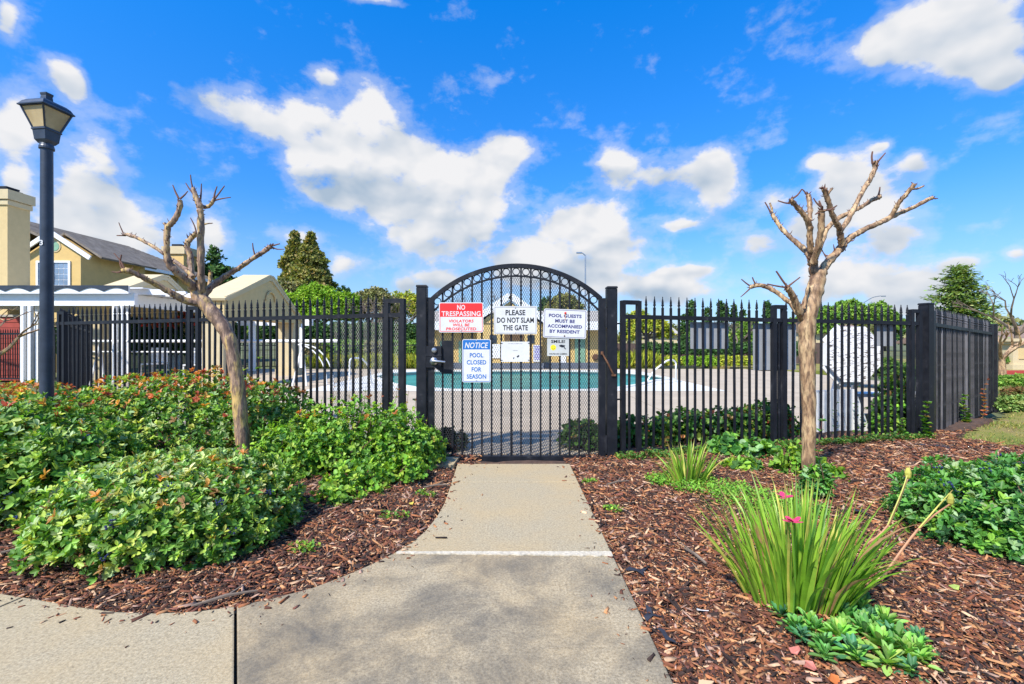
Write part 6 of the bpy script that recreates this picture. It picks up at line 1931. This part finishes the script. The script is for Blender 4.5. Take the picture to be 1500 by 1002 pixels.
def spire(px, ytop, ybot, hw, nb=9, wob=.25, pw=.8):
    out = []
    for i in range(nb):
        f = (i + .5) / nb
        y = ytop + (ybot - ytop) * f
        w_ = hw * (f ** pw) * (1 + random.uniform(-wob, wob)) + 2
        out.append((px + random.uniform(-.2, .2) * w_, y, w_, (ybot - ytop) / nb * .95))
        if f > .35:
            for s_ in (-1, 1): out.append((px + s_ * w_ * random.uniform(.35, .7), y + random.uniform(-3, 3), w_ * .5, (ybot - ytop) / nb * .8, random.uniform(-6, 6)))
    return out
bgplant('conifer_tree', 'left spire of the tall brownish conifers behind the portal', 'tree', 430, 40, spire(431, 343, 425, 21), 3800, .26, BROWNG, trunk=380)
bgplant('conifer_tree', 'right and broader spire of the tall brownish conifers behind the portal', 'tree', 456, 39, spire(455, 345, 425, 27), 4600, .26, BROWNG, trunk=380)
bgplant('conifer_tree', 'sparse dark conifer showing behind the leaning bare tree', 'tree', 316, 30, spire(315, 367, 450, 30, wob=.45), 1700, .24, DARKG, trunk=375, depth=.8)
bgplant('leafy_tree', 'bright lime green leafy tree right of the portal', 'tree', 462, 28, [(430, 452, 26, 22), (465, 445, 34, 26), (500, 452, 26, 22), (480, 465, 40, 18), (445, 470, 30, 14)], 6500, .15, LIMEG, trunk=450)
bgplant('leafy_tree', 'grey green tree at the left of the lime tree', 'tree', 408, 30, [(408, 440, 18, 26), (395, 455, 16, 20), (420, 430, 14, 16)], 1900, .17, OLIVE, trunk=430)
bgplant('leafy_tree', 'olive coloured tree left of the gate post', 'tree', 540, 30, [(535, 455, 22, 26), (552, 450, 26, 26), (520, 466, 20, 22)], 3600, .15, OLIVE, trunk=445)
bgplant('leafy_tree', 'yellowish tree just behind the left gate post', 'tree', 592, 32, [(590, 455, 26, 24), (612, 460, 22, 26), (575, 470, 20, 20)], 3400, .15, YELG, trunk=450)
for i, px in enumerate((497, 503, 510)):
    bgplant('cypress_tree', 'tiny cypress tip above the lime green tree', 'tree', px, 70, [(px, 430 - i % 2 * 3, 2.2, 8), (px, 442, 3, 10)], 160, .25, DARKG, group='cypress tips beyond the lime tree')
for i in range(7):
    px = 395 + i * 34
    bgplant('hedge', 'dark clipped shrub in the row under the trees left of the gate', 'hedge', px, 24, [(px, 492, 22, 18), (px + 12, 500, 20, 16)], 900, .13, DARKG, group='dark shrubs under the trees left of the gate')
for i in range(6):
    px = 455 + i * 31
    bgplant('hedge', 'clipped green hedge section behind the far picket fence', 'hedge', px, 21.5, [(px, 517, 20, 17), (px + 15, 517, 18, 16)], 900, .11, MIDG if i % 3 else OLIVE, group='clipped hedge behind the pool on the left')
# strappy plants in front of it
def tufts(label, x0, x1, y0, y1, n, h_, pal):
    x = rng.uniform(x0, x1, n); y = rng.uniform(y0, y1, n)
    c = np.floor(x / .35) * .35 + .17; x = c + (x - c) * .7
    D = np.stack([rng.normal(size=n) * .35 + (x - c) * 3, rng.normal(size=n) * .3, np.ones(n)], 1)
    LL = h_ * rng.uniform(.5, 1.15, n)
    o = link('strappy_plants', leaf_mesh('strappy_plants', np.stack([x, y, np.zeros(n)], 1), D, rng.normal(size=(n, 3)), LL, np.full(n, .035), pick(pal, n), M['leaf_far'], T_KITE))
    tagv(o, label, 'plants', kind='stuff')
tufts('yellow green strappy plants along the far left edge of the pool', -8.4, -3.8, 18.7, 19.9, 3600, .62, YELG)
tufts('yellow green strappy plants beyond the pool right of the clubhouse', 4.3, 6.0, 18.7, 19.9, 1600, .75, YELG)
# left patio planting
for i in range(7):
    px = 100 + i * 37
    bgplant('hedge', 'dark bush behind the pergola posts and cover reel', 'bush', px, 18.5 - .3 * (i % 2), [(px, 512, 24, 40), (px + 14, 500, 20, 36)], 1000, .13, DARKG, group='dark bushes behind the pergola')
bgplant('bush', 'bush covered with red blossom behind the pergola', 'bush', 245, 16.8, [(232, 476, 22, 14), (262, 474, 24, 16)], 900, .10, [((.55, .07, .05), 4), ((.40, .12, .05), 2), ((.10, .15, .03), 1.5)])
# right of the clubhouse
bgplant('leafy_tree', 'golden green tree above the board fence right of the gate', 'tree', 948, 28, [(935, 478, 18, 20), (958, 484, 22, 18), (925, 495, 14, 14), (972, 492, 14, 12)], 2600, .15, YELG, trunk=470)
bgplant('leafy_tree', 'round dark tree above the clubhouse roof behind the tilted sign', 'tree', 826, 40, [(826, 450, 18, 18), (812, 458, 14, 14), (842, 456, 12, 14)], 1900, .2, BROWNG, trunk=450)
bgplant('leafy_tree', 'small dark tree above the clubhouse roof left of the round one', 'tree', 800, 44, [(800, 452, 9, 14), (796, 462, 9, 10)], 700, .2, DARKG, trunk=450)
for (px, yt, w_) in ((1013, 441, 4.5), (1036, 452, 3), (1055, 442, 4), (1063, 447, 4), (1075, 448, 4), (1124, 443, 5), (1002, 462, 4), (1088, 455, 4)):
    bgplant('cypress_tree', 'slim dark cypress on the skyline %s' % {1013: 'left of the short grey sign back', 1036: 'above the short grey sign back, thin one', 1055: 'above the right end of the short grey sign back', 1063: 'just right of the short grey sign back', 1075: 'between the two sign backs', 1124: 'above the tall grey sign back', 1002: 'lowest and leftmost of the row', 1088: 'beside the pale bare bush'}[px],
            'tree', px, 46, [(px, yt + 8, w_ * .6, 9), (px, yt + 22, w_, 14), (px, yt + 42, w_ * 1.1, 16)], 420, .2, DARKG)
bgplant('leafy_tree', 'green tree between the two large sign backs', 'tree', 1088, 30, [(1090, 490, 14, 22), (1104, 495, 12, 22), (1078, 500, 10, 16)], 1700, .15, MIDG, trunk=480)
for i in range(9):
    px = 955 + i * 26
    bgplant('hedge', 'dark shrub in the hedge row before the board fence', 'hedge', px, 21.5, [(px, 516, 17, 13), (px + 10, 518, 15, 12)], 560, .11, DARKG, group='dark hedge row before the board fence')
for i, (px, w_) in enumerate(((962, 13), (985, 14), (1010, 15), (1036, 14), (1060, 13), (1082, 15), (1108, 13), (1134, 13))):
    bgplant('mound_shrub', 'low %s mound shrub, %s' % (('yellow green', 'bright green')[i in (2, 3)], ('leftmost', 'second from left', 'third from left', 'fourth from left', 'left of the tall sign back gap', 'below the pale bare bush', 'behind the left edge of the tall sign back', 'behind the tall sign back')[i]), 'shrub', px, 19.3, [(px, 533, w_, 11)], 900, .07, YELG if i not in (2, 3) else LIMEG, bump_=.08, depth=.3)
bgplant('leafy_tree', 'dense green tree behind the peeling octagonal board, left', 'tree', 1235, 26, [(1222, 472, 24, 22), (1245, 466, 22, 24), (1210, 485, 18, 16)], 3000, .15, MIDG, trunk=470)
bgplant('leafy_tree', 'green tree behind the fence tips left of the corner post', 'tree', 1290, 26, [(1286, 470, 18, 24), (1303, 478, 16, 20)], 2200, .15, MIDG, trunk=470)
bgplant('hedge', 'low green shrub mass behind the octagonal board', 'shrub', 1280, 11, [(1255, 545, 30, 20), (1290, 548, 34, 22), (1325, 560, 22, 22)], 1700, .07, [((.05, .12, .03), 2), ((.12, .2, .04), 2)])
# deodar-like conifer with layered boughs
def layered_conifer(label, px, ytop, ybot, hw, Y, pal):
    s_ = Y / F; x0 = (px - CX) * s_
    t = thing('conifer_tree', label, 'tree', (x0, Y, 0))
    zt = P(px, ytop, Y).z
    MB().tube([(0, 0, -.1), (0, 0, zt * .6), (.05, 0, zt)], [.28, .17, .03], 8).build('trunk', M['bark_far'], t)
    C, D, cs = [], [], []
    nb = 90
    bm_ = MB()
    for i in range(nb):
        f = (i / nb)
        z = zt - (zt - P(px, ybot, Y).z) * (f ** .9) - .1
        ln = hw * s_ * (f ** .62) * random.uniform(.55, 1.12) + .15
        a = i * 2.4 + random.random() * .6
        d = Vector((math.cos(a), math.sin(a), 0))
        end = Vector((0, 0, z)) + d * ln + Vector((0, 0, ln * random.uniform(.05, .28)))
        bm_.tube([(0, 0, z), end], [.04, .012], 4)
        for _ in range(int(95 * ln + 20)):
            q = random.random() ** .7
            C.append(Vector((0, 0, z)).lerp(end, q) + Vector((random.gauss(0, .20), random.gauss(0, .20), random.gauss(0, .06) - .04)) * (.45 + q * .8))
            dd = d * .7 + Vector((random.gauss(0, .6), random.gauss(0, .6), random.gauss(0, .3)))
            D.append(dd)
    bm_.build('boughs', M['bark_far'], t)['kind'] = 'stuff'
    C = np.array([tuple(c) for c in C]); D = np.array([tuple(c) for c in D]); n = len(C)
    o = link('crown', leaf_mesh('crown', C, D, np.tile([0, 0, 1.0], (n, 1)) + rng.normal(size=(n, 3)) * .3, rng.uniform(.16, .36, n), rng.uniform(.07, .14, n), pick(pal, n, .3), M['leaf_far'], T_KITE), t)
    o['kind'] = 'stuff'
layered_conifer('layered green conifer rising behind the right corner post', 1405, 387, 498, 46, 28, PINE)
# bare trees
def bare_tree(label, px, pbase, ptop, Y, spread, seed, name='bare_tree', mat='bark_far', levels=4, tr=.12):
    random.seed(seed)
    s_ = Y / F
    b = P(px, pbase, Y); z_t = P(px, ptop, Y).z
    t = thing(name, label, 'tree', (b.x, Y, 0))
    H = z_t - max(b.z, 0)
    mb = MB(); tk = MB()
    tk.tube([(0, 0, -.1), (.02, 0, H * .18), (0, 0, H * .34)], [tr, tr * .8, tr * .7], 8)
    tk.build('trunk', M[mat], t)
    def grow(p, d, ln, r_, lv):
        q = p + d * ln
        mid = p + d * ln * .5 + Vector((random.gauss(0, .05), random.gauss(0, .05), random.gauss(0, .03))) * ln
        mb.tube([p, mid, q], [r_, r_ * .85, r_ * .65], 5 if lv < 2 else 4, False)
        if lv >= levels: return
        for _ in range(random.choice((2, 3, 3))):
            nd = (d + Vector((random.gauss(0, spread), random.gauss(0, spread), random.gauss(.12, spread * .6)))).normalized()
            grow(q, nd, ln * random.uniform(.55, .82), r_ * .6, lv + 1)
    for k in range(4):
        a = k * 1.57 + random.random()
        grow(Vector((0, 0, H * .33)), Vector((math.cos(a) * .7, math.sin(a) * .7, .8)).normalized(), H * .30, tr * .55, 1)
    mb.build('branches', M[mat], t)['kind'] = 'stuff'
    return t
bare_tree('leafless grey brown tree at the far right edge', 1490, 520, 398, 24, .45, 31, levels=5, tr=.16)
bare_tree('small pruned tan tree on the verge beyond the end post', 1467, 553, 465, 13.5, .55, 12, mat='bark_r', levels=3, tr=.11)
bare_tree('reddish bare pruned tree at the left edge in front of the pergola', -10, 575, 432, 10.5, .5, 15, mat='bark_l', levels=4, tr=.09)
bare_tree('pale bare bush behind the pool deck between the two sign backs', 1078, 535, 470, 22, .45, 17, mat='bark_far', levels=5, tr=.08)
bare_tree('bare grey tree behind the clubhouse left of its gable', 706, 520, 432, 40, .45, 19, levels=5, tr=.13)
bare_tree('grey twiggy tree behind the left picket tips', 572, 530, 440, 26, .4, 23, levels=5, tr=.12)
bare_tree('second grey twiggy tree between the olive and lime trees', 525, 530, 445, 27, .4, 29, levels=5, tr=.12)
random.seed(77)
# hedges and shrubs on the right outside the fence
bgplant('hedge', 'low yellow green hedge beside the end of the side fence', 'hedge', 1482, 9.8, [(1474, 563, 16, 12), (1498, 563, 22, 13)], 1700, .05, MIDG, bump_=.08)
bgplant('hedge', 'reddish brown low shrub in the middle of the right hedge rows', 'hedge', 1490, 8.3, [(1484, 580, 14, 12), (1508, 582, 22, 13)], 1000, .045, [((.18, .10, .04), 2), ((.10, .12, .03), 2)], bump_=.08)
bgplant('hedge', 'pale green trailing hedge nearest the lawn at the right edge', 'hedge', 1496, 7.2, [(1486, 598, 20, 16), (1514, 602, 28, 19)], 2400, .045, [((.15, .24, .06), 3), ((.25, .32, .10), 2), ((.08, .15, .03), 2)], bump_=.1)
bgplant('hedge', 'clipped round shrub at the foot of the entry monument', 'shrub', 1462, 18.6, [(1462, 530, 14, 10), (1440, 528, 14, 10)], 600, .07, MIDG, bump_=.08)
# a line of far trees that closes the view
for i in range(46):
    a = R(-78 + i * 3.45)
    d = random.uniform(75, 95)
    x_, y_ = math.sin(a) * d, math.cos(a) * d
    h_ = random.uniform(2.0, 4.2)
    t = thing('far_tree', 'hazy distant tree in the line along the horizon', 'tree', (x_, y_, 0), 0, 'distant tree line along the horizon')
    MB().tube([(0, 0, -.2), (0, 0, h_ * .6)], .2, 6).build('trunk', M['bark_far'], t)
    w_ = random.uniform(2.6, 4.2)
    shrub_leaves('crown', t, [(0, 0, h_ * .5, w_, w_, h_ * .62), (w_ * .6, 0, h_ * .38, w_ * .7, w_ * .7, h_ * .45)], 420, .55, random.choice((DARKG, MIDG, OLIVE)), per=(3, 4), ratio=.7, zmin=-.05, tilt=(20, 100), mat=M['leaf_far'], template=T_KITE, up=.1)
